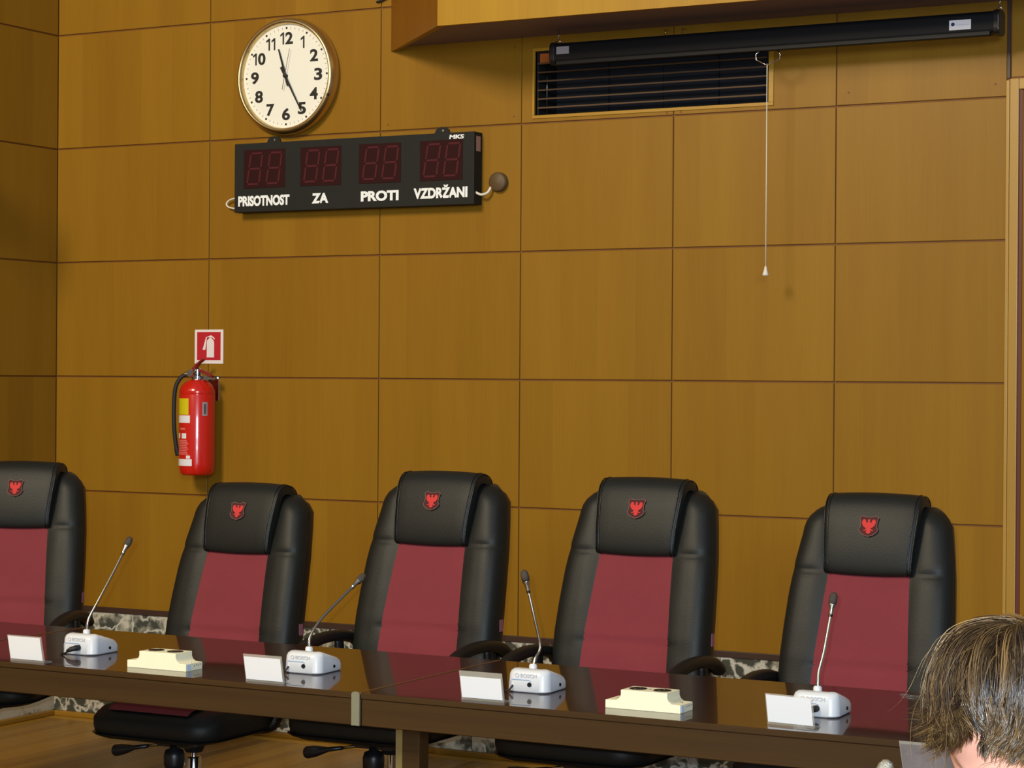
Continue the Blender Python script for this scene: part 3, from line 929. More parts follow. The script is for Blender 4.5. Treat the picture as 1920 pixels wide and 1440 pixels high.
def make_chair():
    t = empty('office_chair')
    # back cushion: front grid plus closing side and rear grid
    zs = sorted(set([0.44 + (ZTOP - 0.44) * k / 44 for k in range(45)] + [0.725, 0.731, 0.743, 0.749, 1.010, 1.016, 1.028, 1.034, ZTOP - 0.01, ZTOP - 0.004, ZTOP - 0.001]))
    nu = 28
    V = []; Fc = []
    for z in zs:
        hw = halfw(z)
        for k in range(nu + 1):
            u = -1 + 2 * k / nu
            u = math.sin(u * math.pi / 2) * 0.6 + u * 0.4
            x = u * hw
            V.append((x, front_y(x, z), z))
        for k in range(nu + 1):
            u = 1 - 2 * k / nu
            V.append((u * hw, interp(z, YK) + 0.062, z))
    row = 2 * (nu + 1)
    for i in range(len(zs) - 1):
        for k in range(row):
            Fc.append((i * row + k, i * row + (k + 1) % row, (i + 1) * row + (k + 1) % row, (i + 1) * row + k))
    Fc.append(tuple(range(row - 1, -1, -1)))
    Fc.append(tuple((len(zs) - 1) * row + k for k in range(row)))
    back = mesh('backrest', (V, Fc), LEATHER, t, True, autosmooth=60)
    # rear shell
    rings = []
    for z in [0.46, 0.50, 0.6, 0.7, 0.8, 0.9, 1.0, 1.1, 1.16, 1.19, 1.205, 1.212]:
        hw = halfw(min(z + 0.008, ZTOP - 0.002)) - 0.006
        y0 = interp(z, YK) + 0.058
        dp = 0.074 if z < 1.18 else 0.074 - (z - 1.18) * 0.9
        rings.append([(p[0], y0 + dp / 2 + p[1], z) for p in rrect(hw, dp / 2, min(0.028, dp / 2 - 0.001), 5)])
    shell = mesh('back_shell', loft(rings), SHELL, t, True, autosmooth=50)
    pip = []
    for s in (-1, 1):
        pip.append([(s * (halfw(z) - 0.003), interp(z, YK) + 0.060, z) for z in [0.47 + k * 0.035 for k in range(21)]])
    for p in pip:
        mesh('piping', tube(p, 0.0045, 6), LEATHER, shell, True)
    # red cloth panel following the cushion
    V = []; Fc = []
    zz = [0.50 + (1.030 - 0.50) * k / 40 for k in range(41)]
    for z in zz:
        hw = float(np.interp(z, [0.5, 0.737, 1.026], [0.160, 0.150, 0.131]))
        for k in range(13):
            x = hw * (-1 + 2 * k / 12)
            V.append((x, front_y(x, z) - (0.0035 if 0 < k < 12 else 0.0), z))
    for i in range(len(zz) - 1):
        for k in range(12):
            Fc.append((i * 13 + k, i * 13 + k + 1, (i + 1) * 13 + k + 1, (i + 1) * 13 + k))
    mesh('red_back_panel', (V, Fc), REDF, t, True)
    # head pad: a thick strap folded over the top
    prof = catmull([(0, 0.276, 1.015), (0, 0.250, 1.018), (0, 0.240, 1.036), (0, 0.243, 1.080), (0, 0.255, 1.135), (0, 0.272, 1.190), (0, 0.296, 1.236),
                    (0, 0.332, 1.258), (0, 0.378, 1.254), (0, 0.412, 1.230), (0, 0.432, 1.180), (0, 0.436, 1.120), (0, 0.430, 1.08)], 5)
    V = []; Fc = []
    xs = [-0.139, -0.138, -0.133, -0.122, -0.09, -0.05, 0.0, 0.05, 0.09, 0.122, 0.133, 0.138, 0.139]
    cen = Vector((0, 0.340, 1.12))
    n = len(prof)
    for x in xs:
        e = min(1, (0.139 - abs(x)) / 0.014)
        ins = 0.010 * (1 - math.sqrt(max(0, 1 - (1 - e) ** 2)))
        cr = 0.006 * (1 - (x / 0.139) ** 2)
        for p in prof:
            wide = 1.0 + 0.09 * smooth01(1.02, 1.25, p.z)
            d = (cen - p).normalized()
            V.append((x * wide, p.y + d.y * (ins - cr * 0.5), p.z + d.z * (ins - cr)))
    for i in range(len(xs) - 1):
        for k in range(n - 1):
            Fc.append((i * n + k, i * n + k + 1, (i + 1) * n + k + 1, (i + 1) * n + k))
    b0 = len(V)
    # side closing faces down to an inner line
    for x in (xs[0], xs[-1]):
        for p in prof:
            d = (cen - p).normalized()
            V.append((x * (1.0 + 0.09 * smooth01(1.02, 1.25, p.z)), p.y + d.y * 0.034, p.z + d.z * 0.034))
    for si, base in ((0, 0), (1, (len(xs) - 1) * n)):
        for k in range(n - 1):
            Fc.append((base + k, base + k + 1, b0 + si * n + k + 1, b0 + si * n + k))
    pad = mesh('head_pad', (V, Fc), LEATHER, t, True, autosmooth=70)
    st = []
    for s in (-1, 1):
        for xo in (0.126, 0.1375):
            st.append(tube([(s * xo * (1.0 + 0.09 * smooth01(1.02, 1.25, p.z)), p.y + (cen - p).normalized().y * (0.002 if xo > 0.13 else -0.001), p.z + (cen - p).normalized().z * (0.002 if xo > 0.13 else -0.001)) for p in prof[3:-6]], 0.0022, 5))
    for q_ in st:
        mesh('stitched_edge', q_, SHELL, pad, True)
    # embroidered eagle shield on the pad
    def onpad(x, s):
        # s = height along the pad front, local 0 at emblem centre
        z = 1.166 + s * 0.98
        ys = [p.y for p in prof[:36]]; zsx = [p.z for p in prof[:36]]
        idx = [i for i in range(len(zsx)) if i >= 8 and i <= 34]
        y = float(np.interp(z, [zsx[i] for i in idx], [ys[i] for i in idx]))
        return (x, y - 0.0068, z)
    def flat(poly, off):
        n_ = len(poly)
        V_ = []
        for dx in (off, off + 0.002):
            for (x, s) in poly:
                q = onpad(x, s); V_.append((q[0], q[1] - off + (off + 0.002 - dx), q[2]))
        return V_, [tuple(range(n_)), tuple(range(2 * n_ - 1, n_ - 1, -1))] + [(i, (i + 1) % n_, n_ + (i + 1) % n_, n_ + i) for i in range(n_)]
    half = [(0.0, 0.0255), (0.009, 0.0265), (0.0145, 0.0295), (0.0215, 0.0240), (0.0190, 0.0160), (0.0180, 0.0060), (0.0185, -0.0040), (0.0215, -0.0100), (0.0185, -0.0180), (0.0110, -0.0255), (0.0, -0.0300)]
    half = [(x * 1.42, s * 1.06) for x, s in half]
    shield = half + [(-x, s) for x, s in half[-2:0:-1]]
    em = mesh('emblem_ground', flat(shield, 0.0), EMBD, pad)
    mesh('emblem_outline', tube([Vector(onpad(x, s)) + Vector((0, -0.0015, 0)) for x, s in shield + shield[:1]], 0.0014, 5), EMBO, pad, True)
    eg = [(0.0, 0.0215), (0.0025, 0.0205), (0.003, 0.017), (0.002, 0.0135), (0.0045, 0.0105), (0.0065, 0.0125), (0.0070, 0.0175), (0.0105, 0.0215), (0.0135, 0.0205), (0.0160, 0.0150), (0.0155, 0.0070),
          (0.0130, 0.0), (0.0090, -0.0040), (0.0055, -0.0065), (0.0075, -0.0110), (0.0120, -0.0130), (0.0110, -0.0150), (0.0065, -0.0145), (0.0030, -0.0125), (0.0060, -0.0190), (0.0040, -0.0215), (0.0, -0.0245)]
    eg = [(x * 1.36, s * 0.98) for x, s in eg]
    eagle = eg + [(-x, s) for x, s in eg[-2:0:-1]]
    mesh('emblem_eagle', flat(eagle, 0.002), EMBR, pad)
    # seat cushion
    rings = []
    for z, ins in ((0.425, 0.012), (0.432, 0.004), (0.450, 0.0), (0.490, 0.0), (0.512, 0.008), (0.524, 0.022), (0.530, 0.05)):
        r = []
        for p in rrect(0.262 - ins, 0.255 - ins, 0.10 - ins * 0.6, 7, 0, -0.035):
            fz = z - 0.018 * smooth01(-0.15, -0.29, p[1]) * (z > 0.46)
            wv_ = -0.012 * (abs(p[0]) / 0.26) ** 2
            r.append((p[0], p[1], fz + (wv_ if z > 0.5 else 0)))
        rings.append(r)
    mesh('seat', loft(rings), LEATHER, t, True, autosmooth=70)
    V = []; Fc = []
    path = [(-0.268, 0.509), (-0.245, 0.520), (-0.2, 0.528), (-0.1, 0.533), (0.0, 0.533), (0.12, 0.533)]
    for (y, z) in path:
        for k in range(7):
            V.append((0.165 * (-1 + k / 3.0), y - (0.0015 if z < 0.5 else 0), z + 0.002))
    for i in range(len(path) - 1):
        for k in range(6):
            Fc.append((i * 7 + k, i * 7 + k + 1, (i + 1) * 7 + k + 1, (i + 1) * 7 + k))
    mesh('red_seat_panel', (V, Fc), REDF, t, True)
    rings = []
    for z, ins in ((0.398, 0.09), (0.406, 0.03), (0.414, 0.008), (0.426, 0.004)):
        rings.append([(p[0], p[1], z + 0.012 * (abs(p[0]) / 0.26) ** 2 * (z < 0.42)) for p in rrect(0.268 - ins, 0.262 - ins, 0.10 - ins * 0.6, 7, 0, -0.035)])
    mesh('seat_pan', loft(rings), BLACKP, t, True, autosmooth=60)
    # armrests: arched pad flowing down to the seat, plus its inner post
    for s in (-1, 1):
        x = 0.290 * s
        pth = catmull([(x, -0.225, 0.606), (x, -0.205, 0.622), (x, -0.165, 0.648), (x, -0.08, 0.686), (x, 0.02, 0.702), (x, 0.12, 0.702), (x, 0.21, 0.688), (x, 0.252, 0.668), (x, 0.268, 0.650)], 5)
        rr = [0.020] * len(pth)
        rr[-1] = 0.010; rr[-2] = 0.017; rr[0] = 0.008; rr[1] = 0.015
        arm = mesh('armrest', tube(pth, rr, 12, squash=(1.25, 1.0), up=(0, 0, 1)), ARMP, t, True)
        mesh('arm_post', tube(catmull([(x, 0.13, 0.692), (x, 0.135, 0.62), (x, 0.12, 0.52), (x * 0.9, 0.10, 0.435), (x * 0.6, 0.09, 0.412)], 5), 0.017, 10, squash=(0.8, 1.3)), ARMP, arm, True)
    mesh('back_bar', tube(catmull([(0, 0.06, 0.395), (0, 0.18, 0.395), (0, 0.245, 0.43), (0, 0.262, 0.55)], 5), 0.016, 8, squash=(2.6, 0.8)), BLACKP, t, True)
    # mechanism
    mech = mesh('tilt_mechanism', join(boxvf(-0.07, 0.07, -0.12, 0.10, 0.372, 0.400), lathe([(0.030, 0.34), (0.045, 0.372)], 16), boxvf(-0.10, 0.10, 0.02, 0.07, 0.380, 0.398)), BLACKP, t)
    mesh('tension_knob', lathe([(0.0, 0.288), (0.018, 0.290), (0.030, 0.298), (0.0355, 0.315), (0.036, 0.345), (0.031, 0.362), (0.016, 0.368), (0.014, 0.380)], 20, (0, -0.115, 0)), BLACKP, mech, True)
    rod = mesh('lever_rod', tube([(0.02, -0.06, 0.378), (-0.10, -0.06, 0.366), (-0.17, -0.06, 0.352)], 0.006, 8), CHROME, t, True)
    mesh('lever_grip', tube([(-0.155, -0.06, 0.355), (-0.21, -0.06, 0.345), (-0.235, -0.06, 0.340), (-0.26, -0.06, 0.335), (-0.292, -0.06, 0.328), (-0.298, -0.06, 0.327)],
                            [0.007, 0.008, 0.014, 0.019, 0.021, 0.018], 12), BLACKP, rod, True)
    mesh('gas_column', join(lathe([(0.014, 0.25), (0.014, 0.35)], 14), lathe([(0.0, 0.05), (0.026, 0.05), (0.026, 0.255), (0.022, 0.262), (0.0, 0.262)], 16)), CHROME, t, True, autosmooth=50)
    star = mesh('star_base_hub', lathe([(0.0, 0.06), (0.042, 0.06), (0.042, 0.12), (0.032, 0.135), (0.0, 0.135)], 16), BLACKP, t, True, autosmooth=50)
    for k in range(5):
        an = math.radians(18 + 72 * k)
        d = Vector((math.cos(an), math.sin(an), 0))
        lg_ = mesh('base_leg', tube([d * 0.03 + Vector((0, 0, 0.10)), d * 0.16 + Vector((0, 0, 0.09)), d * 0.30 + Vector((0, 0, 0.068))], [0.026, 0.022, 0.016], 8, squash=(1.0, 0.7)), BLACKP, t, True)
        c = d * 0.30
        sd = Vector((-d.y, d.x, 0))
        mesh('caster', join(tube([c + sd * -0.026 + Vector((0, 0, 0.027)), c + sd * -0.006 + Vector((0, 0, 0.027))], 0.027, 14),
                            tube([c + sd * 0.006 + Vector((0, 0, 0.027)), c + sd * 0.026 + Vector((0, 0, 0.027))], 0.027, 14),
                            tube([c + Vector((0, 0, 0.03)), c + Vector((0, 0, 0.068))], 0.009, 8)), BLACKP, lg_, True, autosmooth=50)
    box('label_tag', 0.268, 0.2715, 0.250, 0.272, 0.735, 0.775, mat('tag_pink', (150, 90, 100), 0.7, vary=0.3, vscale=300), t)
    return t


chair0 = make_chair()
CH = [  # x, y, height offset, turn
    (2.125, -1.787, -0.063, 0.8, 'black and red high-backed chair directly below the fire extinguisher'),
    (2.930, -1.787, 0.0, 0.6, 'black and red high-backed chair, middle one of the five'),
    (3.696, -1.785, 0.0, 0.2, 'black and red high-backed chair behind the right socket block'),
    (4.488, -1.785, -0.027, 1.2, 'black and red high-backed chair nearest the door, behind the rightmost table microphone'),
    (1.192, -1.790, -0.010, 20.0, 'black and red high-backed chair cut by the left edge of the photo'),
]
UPPER = ('gas_column', 'star_base_hub', 'base_leg')
for i, (x, y, dz, rot, lab_) in enumerate(CH):
    c = chair0 if i == 0 else clone(chair0)
    tag(c, lab_, 'chair', 'high-backed chairs along the table')
chairs = [o for o in COL.objects if o.parent is None and o.name.startswith('office_chair')]
for o, (x, y, dz, rot, lab_) in zip(chairs, CH):
    o.location = (x, y, 0)
    o.rotation_euler = (0, 0, math.radians(rot))
    o['label'] = lab_
    for ch in o.children:
        if not ch.name.startswith(UPPER):
            ch.location = (0, 0, dz)     # the gas lift sets each chair to its own height


# ------------------------------------------------------------------ table microphones
def make_mic(name, x, y, tip, label, plug, neck_pts, head=None, z=TH):
    t = empty(name, (x, y, z + 0.0006))
    def hgt(yy):
        return float(np.interp(yy, [-0.07, -0.045, 0.0, 0.05, 0.075], [0.060, 0.062, 0.055, 0.036, 0.022]))
    rings = []
    for lev, ins in ((0.0, 0.005), (0.004, 0.0), (None, 0.0), (-0.006, 0.003), (-0.0015, 0.010), (0.0, 0.020)):
        r = []
        for p in rrect(0.0625 - ins, 0.072 - ins, 0.026 - ins * 0.5, 6):
            q = p[1]
            if lev is None:
                zz = hgt(q) - 0.014
            elif ins == 0.005 or lev == 0.004:
                zz = lev
            else:
                zz = hgt(q) + lev
            tap = 1.0 - 0.05 * (zz / 0.06)
            r.append((p[0] * tap * (1.0 - 0.10 * smooth01(-0.02, 0.07, q)), q + (0.004 * zz / 0.06 if q < 0 else 0), zz))
        rings.append(r)
    b = mesh('base', loft(rings), MICW, t, True, autosmooth=55)
    textmesh('lettering', 'BOSCH', -0.018, 0.030, 0.0405, 0.0505, -0.0695, MICT, b, bold=0.02, thick=0.0012)
    mesh('maker_emblem', tube([(-0.028 + 0.0052 * math.cos(a), -0.0705, 0.0455 + 0.0052 * math.sin(a)) for a in [2 * math.pi * k / 16 for k in range(17)]], 0.0007, 5), MICT, b, True)
    fr_ = [(-0.047, 0.008), (-0.047, 0.030), (-0.043, 0.034), (0.008, 0.034), (0.014, 0.031)]
    mesh('panel_outline', tube([(px, -0.0715, pz) for px, pz in fr_], 0.0008, 5), MICL, b, True)
    mesh('jack_socket', lathe([(0.0, -0.0735), (0.0058, -0.0735), (0.0064, -0.070)], 16, (0.010, 0, 0.022), 'y'), DARK, b)
    mesh('side_slot', lathe([(0.0, 0.0610), (0.0046, 0.0608), (0.0050, 0.056)], 12, (0, 0.012, 0.016), 'x'), DARK, b)
    if plug:
        pl = mesh('plug', tube([(0.010, -0.070, 0.022), (0.006, -0.082, 0.022), (-0.006, -0.092, 0.018), (-0.016, -0.096, 0.012)], [0.0085, 0.0085, 0.007, 0.0045], 10), RUBBER, b, True)
        mesh('plug_cable', tube(catmull([(-0.014, -0.096, 0.012), (-0.026, -0.094, 0.005), (-0.040, -0.088, 0.003), (-0.052, -0.078, 0.003), (-0.064, -0.05, 0.003)]), 0.0026, 6), RUBBER, b, True)
    else:
        mesh('cable_clip', tube(catmull([(-0.040, -0.071, 0.018), (-0.043, -0.077, 0.010), (-0.050, -0.080, 0.004), (-0.062, -0.078, 0.003)]), 0.0026, 6), RUBBER, b, True)
    n0 = (-0.010, -0.012)
    mesh('neck_collar', lathe([(0.011, 0.050), (0.011, 0.066), (0.008, 0.070), (0.0, 0.070)], 14, (n0[0], n0[1], 0)), MICW, t, True, autosmooth=50)
    pts = catmull([(n0[0], n0[1], 0.064)] + neck_pts, 8)
    # gooseneck thickens near the foot, then capsule holder
    k = len(pts)
    rad = [0.0062 - 0.0022 * min(1, i / 10) for i in range(k)]
    mesh('gooseneck', tube(pts, rad, 10), NECK, t, True)
    d = (pts[-1] - pts[-3]).normalized()
    e = pts[-1]
    cp = mesh('capsule', tube([e - d * 0.004, e + d * 0.006, e + d * 0.018, e + d * 0.026, e + d * 0.030], [0.0052, 0.0060, 0.0062, 0.0095, 0.0098], 14), NECK, t, True)
    mesh('mesh_head', tube([e + d * 0.028, e + d * 0.040, e + d * 0.052, e + d * 0.058, e + d * 0.060], [0.0098, 0.0112, 0.0100, 0.0065, 0.001], 14), head or MICHEAD, cp, True)
    tag(t, label, 'microphone', 'conference microphones')
    return t


make_mic('table_microphone', 2.4625, -2.762, None, 'white table microphone with plugged cable, leftmost, before the wall gap',
         True, [(-0.006, -0.008, 0.10), (0.004, 0.03, 0.16), (0.012, 0.085, 0.235), (0.016, 0.125, 0.290)])
make_mic('table_microphone', 3.2630, -2.762, None, 'white table microphone whose neck bends right in front of the chair gap, no plug',
         False, [(-0.010, -0.008, 0.095), (-0.002, 0.03, 0.14), (0.020, 0.10, 0.195), (0.034, 0.145, 0.228)])
make_mic('table_microphone', 3.9805, -2.762, None, 'white table microphone with upright bright neck beside the right socket block',
         False, [(-0.006, -0.006, 0.085), (-0.002, 0.012, 0.115), (-0.014, 0.002, 0.19), (-0.030, -0.004, 0.262)])
make_mic('table_microphone', 4.7855, -2.762, None, 'white table microphone with plugged cable before the chair nearest the door',
         True, [(-0.010, -0.006, 0.10), (-0.004, 0.014, 0.15), (0.000, 0.035, 0.21), (0.002, 0.045, 0.242)])


# ------------------------------------------------------------------ socket blocks
def make_socket(x, y, label):
    t = empty('socket_block', (x, y, TH))
    pr = [(0, 0), (0.208, 0), (0.208, 0.021), (0.184, 0.022), (0.176, 0.028), (0.172, 0.036), (0.172, 0.049), (0.043, 0.049), (0.043, 0.036), (0.039, 0.028), (0.031, 0.022), (0, 0.021)]
    b = prismobj('housing', pr, 0.0, 0.078, 'y', CREAM, t, 0.0016, 2)
    for cx_ in (0.074, 0.141):
        s = mesh('socket_face', lathe([(0.0, 0.0497), (0.020, 0.0497), (0.021, 0.0502), (0.023, 0.0502), (0.023, 0.048)], 24, (cx_, 0.039, 0)), DARK, t)
        mesh('earth_clip', join(boxvf(cx_ - 0.002, cx_ + 0.002, 0.020, 0.026, 0.0497, 0.0512), boxvf(cx_ - 0.002, cx_ + 0.002, 0.052, 0.058, 0.0497, 0.0512)), STEEL, s)
    for sx_, sz in ((0.1075, 0.0492), (0.016, 0.0216), (0.194, 0.0222)):
        mesh('screw', lathe([(0.0, 0.0012), (0.0035, 0.001), (0.004, -0.001)], 10, (sx_, 0.039, sz)), STEEL, t)
    box('side_tag', 0.2078, 0.2086, 0.006, 0.024, 0.003, 0.018, mat('tag_pale_blue', (196, 214, 240), 0.4), t)
    for k in range(4):
        mesh('side_hole', lathe([(0.0, 0.2085), (0.0016, 0.2085), (0.0018, 0.2075)], 8, (0, 0.040 + 0.009 * k, 0.013 + 0.002 * (k % 2)), 'x'), DARK, t)
    tag(t, label, 'socket', 'cream double socket blocks')


make_socket(2.757, -2.966, 'cream double socket block between the two left microphones')
make_socket(4.272, -2.954, 'cream double socket block between the two right microphones')


# ------------------------------------------------------------------ name plates
def make_plate(x, y, rz, label, drop=0.0, lean=0.016, z=TH, card=None):
    t = empty('name_plate', (x, y, z), rz)
    w = 0.126
    hh = 0.077
    # bent acrylic sheet: foot behind, small lip in front, panel leaning towards the room
    out = [(0.030, 0.0), (0.030, 0.0025), (0.004, 0.0025), (0.0, 0.006), (-lean, hh), (-lean - 0.0026, hh - 0.0006), (-0.004, 0.005), (-0.004, 0.0)]
    prismobj('acrylic_holder', out, 0.0, w, 'x', ACRYL, t)
    k = lean / hh
    z0, z1 = 0.0065, hh - 0.003 - drop
    f_ = lambda zz: -0.0042 - k * zz
    V = [(0.003, f_(z0), z0), (w - 0.003, f_(z0), z0), (w - 0.003, f_(z1), z1), (0.003, f_(z1), z1)]
    V += [(a, b_ - 0.0004, c) for a, b_, c in V]
    mesh('card', (V, [(0, 1, 2, 3), (7, 6, 5, 4), (0, 4, 5, 1), (1, 5, 6, 2), (2, 6, 7, 3), (3, 7, 4, 0)]), card or PAPER, t)
    tag(t, label, 'name plate', 'blank name plates')


make_plate(2.376, -3.022, 0.0, 'blank white name plate left of the leftmost microphone')
make_plate(3.214, -3.024, 0.0, 'blank white name plate left of the table joint strip', drop=0.004)
make_plate(3.888, -3.014, 0.0, 'blank white name plate with a clear strip above its card, right of the table joint', drop=0.011)
make_plate(4.726, -2.984, -0.10, 'blank white name plate in front of the microphone nearest the door')

# ------------------------------------------------------------------ tables on the room side (their tops lie below the frame)
def side_table(x0, x1, y0, y1, label):
    t = empty('side_table', (x0, y0, 0))
    a_, b_ = x1 - x0, y1 - y0
    box('table_top', 0, a_, 0, b_, TH - 0.03, TH, TABLETOP, t, 0.002)
    box('apron', 0.03, a_ - 0.03, 0.03, 0.05, 0.66, TH - 0.03, TABLEEDGE, t)
    box('apron', 0.03, a_ - 0.03, b_ - 0.05, b_ - 0.03, 0.66, TH - 0.03, TABLEEDGE, t)
    for lx in (0.04, a_ - 0.09):
        for ly in (0.06, b_ - 0.11):
            box('leg', lx, lx + 0.05, ly, ly + 0.05, 0, TH - 0.03, TABLEEDGE, t, 0.003)
    tag(t, label, 'table')


side_table(5.12, 6.6, -4.15, -3.42, 'dark table below the frame carrying the acrylic stand beside the head')
side_table(4.6, 5.722, -5.75, -5.0, 'dark table below the frame carrying the microphone tip')
make_plate(5.226, -3.476, 0.0, 'greyish acrylic stand half hidden by the person\'s hair', drop=0.003, lean=0.032, card=mat('greyish_card', (128, 118, 116), 0.45, vary=0.35, vscale=22))
make_mic('table_microphone', 5.66, -5.33, None, 'microphone whose silvery mesh tip rises at the bottom edge beside the head',
         False, [(0.0, 0.0, 0.12), (0.05, 0.008, 0.20), (0.100, 0.018, 0.262), (0.116, 0.020, 0.303)],
         head=mat('silver_mesh', (190, 188, 176), 0.35, metal=1.0, bump=0.9, bscale=900))

# ------------------------------------------------------------------ the person at the lower right, bowed head towards the camera
rng = np.random.default_rng(5)
HC = Vector((6.020, -5.552, 1.212))          # head centre
PB = Vector((6.03, -5.33, 0.0))              # below the seat
per = empty('person', PB)
HP = math.radians(53)                        # bow of the head
HY = math.radians(3)
HM = Matrix.Rotation(HY, 3, 'Z') @ Matrix.Rotation(math.radians(7), 3, 'Y') @ Matrix.Rotation(HP, 3, 'X')
HL = HC - PB                                 # head centre in person space


def gauss(dx, dz, sx, sz):
    return math.exp(-(dx / sx) ** 2 - (dz / sz) ** 2)


def head_vf(nu=64, nv=48):
    V = []; Fc = []
    for i in range(nv + 1):
        th = math.pi * i / nv
        for j in range(nu):
            ph = 2 * math.pi * j / nu
            d = Vector((math.sin(th) * math.sin(ph), -math.sin(th) * math.cos(ph), math.cos(th)))
            x, y, z = d.x * 0.074, d.y * 0.094, d.z * 0.115
            low = smooth01(-0.01, -0.11, z)
            x *= 1 - 0.30 * low
            if y < 0:
                y *= 1 - 0.04 * low
                fx_ = x
                f = 0.0
                f += 0.022 * gauss(fx_, z + 0.022, 0.011, 0.018) + 0.010 * gauss(fx_, z - 0.002, 0.008, 0.02)   # nose
                f += 0.004 * gauss(abs(fx_) - 0.028, z - 0.022, 0.018, 0.007)    # brows
                f -= 0.010 * gauss(abs(fx_) - 0.031, z - 0.004, 0.013, 0.010)    # eye sockets
                f += 0.005 * gauss(fx_, z + 0.060, 0.020, 0.005) + 0.005 * gauss(fx_, z + 0.070, 0.017, 0.005)  # lips
                f += 0.008 * gauss(fx_, z + 0.098, 0.020, 0.014)                 # chin
                f += 0.004 * gauss(abs(fx_) - 0.045, z + 0.03, 0.016, 0.02)      # cheeks
                y -= f
            else:
                y *= 1 - 0.25 * smooth01(-0.05, -0.11, z)
            V.append((x, y, z))
    for i in range(nv):
        for j in range(nu):
            Fc.append((i * nu + j, i * nu + (j + 1) % nu, (i + 1) * nu + (j + 1) % nu, (i + 1) * nu + j))
    return V, Fc


def hp(v):
    return HL + HM @ Vector(v)


def ear_vf(s):
    return loft([[(s * (0.070 + t), 0.012 + 0.018 * k * math.cos(a), -0.008 + 0.031 * k * math.sin(a)) for a in [2 * math.pi * q / 12 for q in range(12)]]
                 for t, k in ((-0.004, 0.7), (0.006, 0.95), (0.012, 1.0), (0.016, 0.85))])


def local_head(vf):
    return [hp(v) for v in vf[0]], vf[1]


NK = hp((0, 0.022, -0.085))
sh_z = 1.000
parts_skin = [local_head(head_vf()), local_head(ear_vf(1)), local_head(ear_vf(-1)),
              tube(catmull([NK + Vector((0, -0.004, 0.03)), NK, (NK + Vector((0, -0.075, 1.02))) / 2 + Vector((0, 0.0, 0.0)), Vector((0, -0.06, 1.00)), Vector((0, -0.05, 0.95))], 4), 0.055, 14)]


def limb(pts, rad, n=14, k=6):
    P = catmull(pts, k)
    m_ = len(pts) - 1
    R = [float(np.interp(i / (len(P) - 1) * m_, range(len(pts)), rad)) for i in range(len(P))]
    return tube(P, R, n)


SHO, ELB, WRI = {}, {}, {}
for s in (-1, 1):
    SHO[s] = Vector((0.185 * s, -0.06, sh_z - 0.03))
    ELB[s] = Vector((0.215 * s, -0.05, 0.72))
    WRI[s] = Vector((0.13 * s, -0.27, 0.66))


def torso(g):
    rings = []
    for z, hx, hy, cy in ((0.46, 0.165, 0.12, 0.02), (0.55, 0.17, 0.125, 0.0), (0.68, 0.150, 0.112, -0.012), (0.80, 0.155, 0.112, -0.025), (0.92, 0.172, 0.108, -0.045), (0.985, 0.160, 0.085, -0.055), (1.015, 0.10, 0.062, -0.058)):
        rings.append([(p[0], p[1] + cy, z) for p in rrect(hx + g, hy + g, min(hx, hy) * 0.85, 6)])
    return loft(rings)


parts_skin.append(torso(-0.006))
for s in (-1, 1):
    parts_skin.append(limb([SHO[s], ELB[s], WRI[s]], [0.046, 0.040, 0.027]))
    H0 = WRI[s]
    fw_ = Vector((-0.25 * s, -0.95, -0.18)).normalized()
    sd = Vector((s * 0.97, -0.25, 0)).normalized()
    dn = Vector((0, 0, -1))
    parts_skin.append(tube([H0 - fw_ * 0.01, H0 + fw_ * 0.03, H0 + fw_ * 0.075, H0 + fw_ * 0.09], [0.026, 0.036, 0.040, 0.036], 12, squash=(1.05, 0.42)))
    for k, (o_, ln) in enumerate(((-0.027, 0.072), (-0.009, 0.080), (0.009, 0.076), (0.027, 0.060))):
        b_ = H0 + fw_ * 0.078 + sd * o_
        parts_skin.append(tube([b_, b_ + fw_ * ln * 0.45, b_ + fw_ * ln * 0.78 + dn * 0.012, b_ + fw_ * ln * 0.95 + dn * 0.030], [0.0095, 0.009, 0.0085, 0.007], 8))
    b_ = H0 + fw_ * 0.022 - sd * 0.028
    parts_skin.append(tube([b_, b_ - sd * 0.022 + fw_ * 0.022, b_ - sd * 0.028 + fw_ * 0.050], [0.0125, 0.011, 0.0085], 8))
    HIP = Vector((0.095 * s, 0.0, 0.50)); KNE = Vector((0.13 * s, -0.44, 0.50)); ANK = Vector((0.13 * s, -0.42, 0.09))
    parts_skin.append(limb([HIP, KNE, ANK], [0.080, 0.055, 0.038]))
    parts_skin.append(tube([ANK + Vector((0, 0.05, -0.045)), ANK + Vector((0, -0.03, -0.03)), ANK + Vector((0, -0.12, -0.055)), ANK + Vector((0, -0.17, -0.06))], [0.034, 0.042, 0.034, 0.02], 12, squash=(1, 0.8)))


def remeshed(name, vfs, m, vox, parent):
    o = mesh(name, join(*vfs), m, parent, True)
    md = o.modifiers.new('Remesh', 'REMESH')
    md.mode = 'VOXEL'
    md.voxel_size = vox
    md.use_smooth_shade = True
    sm = o.modifiers.new('Smooth', 'SMOOTH')
    sm.factor = 0.5
    sm.iterations = 3
    return o


body = remeshed('body', parts_skin, SKIN, 0.0042, per)
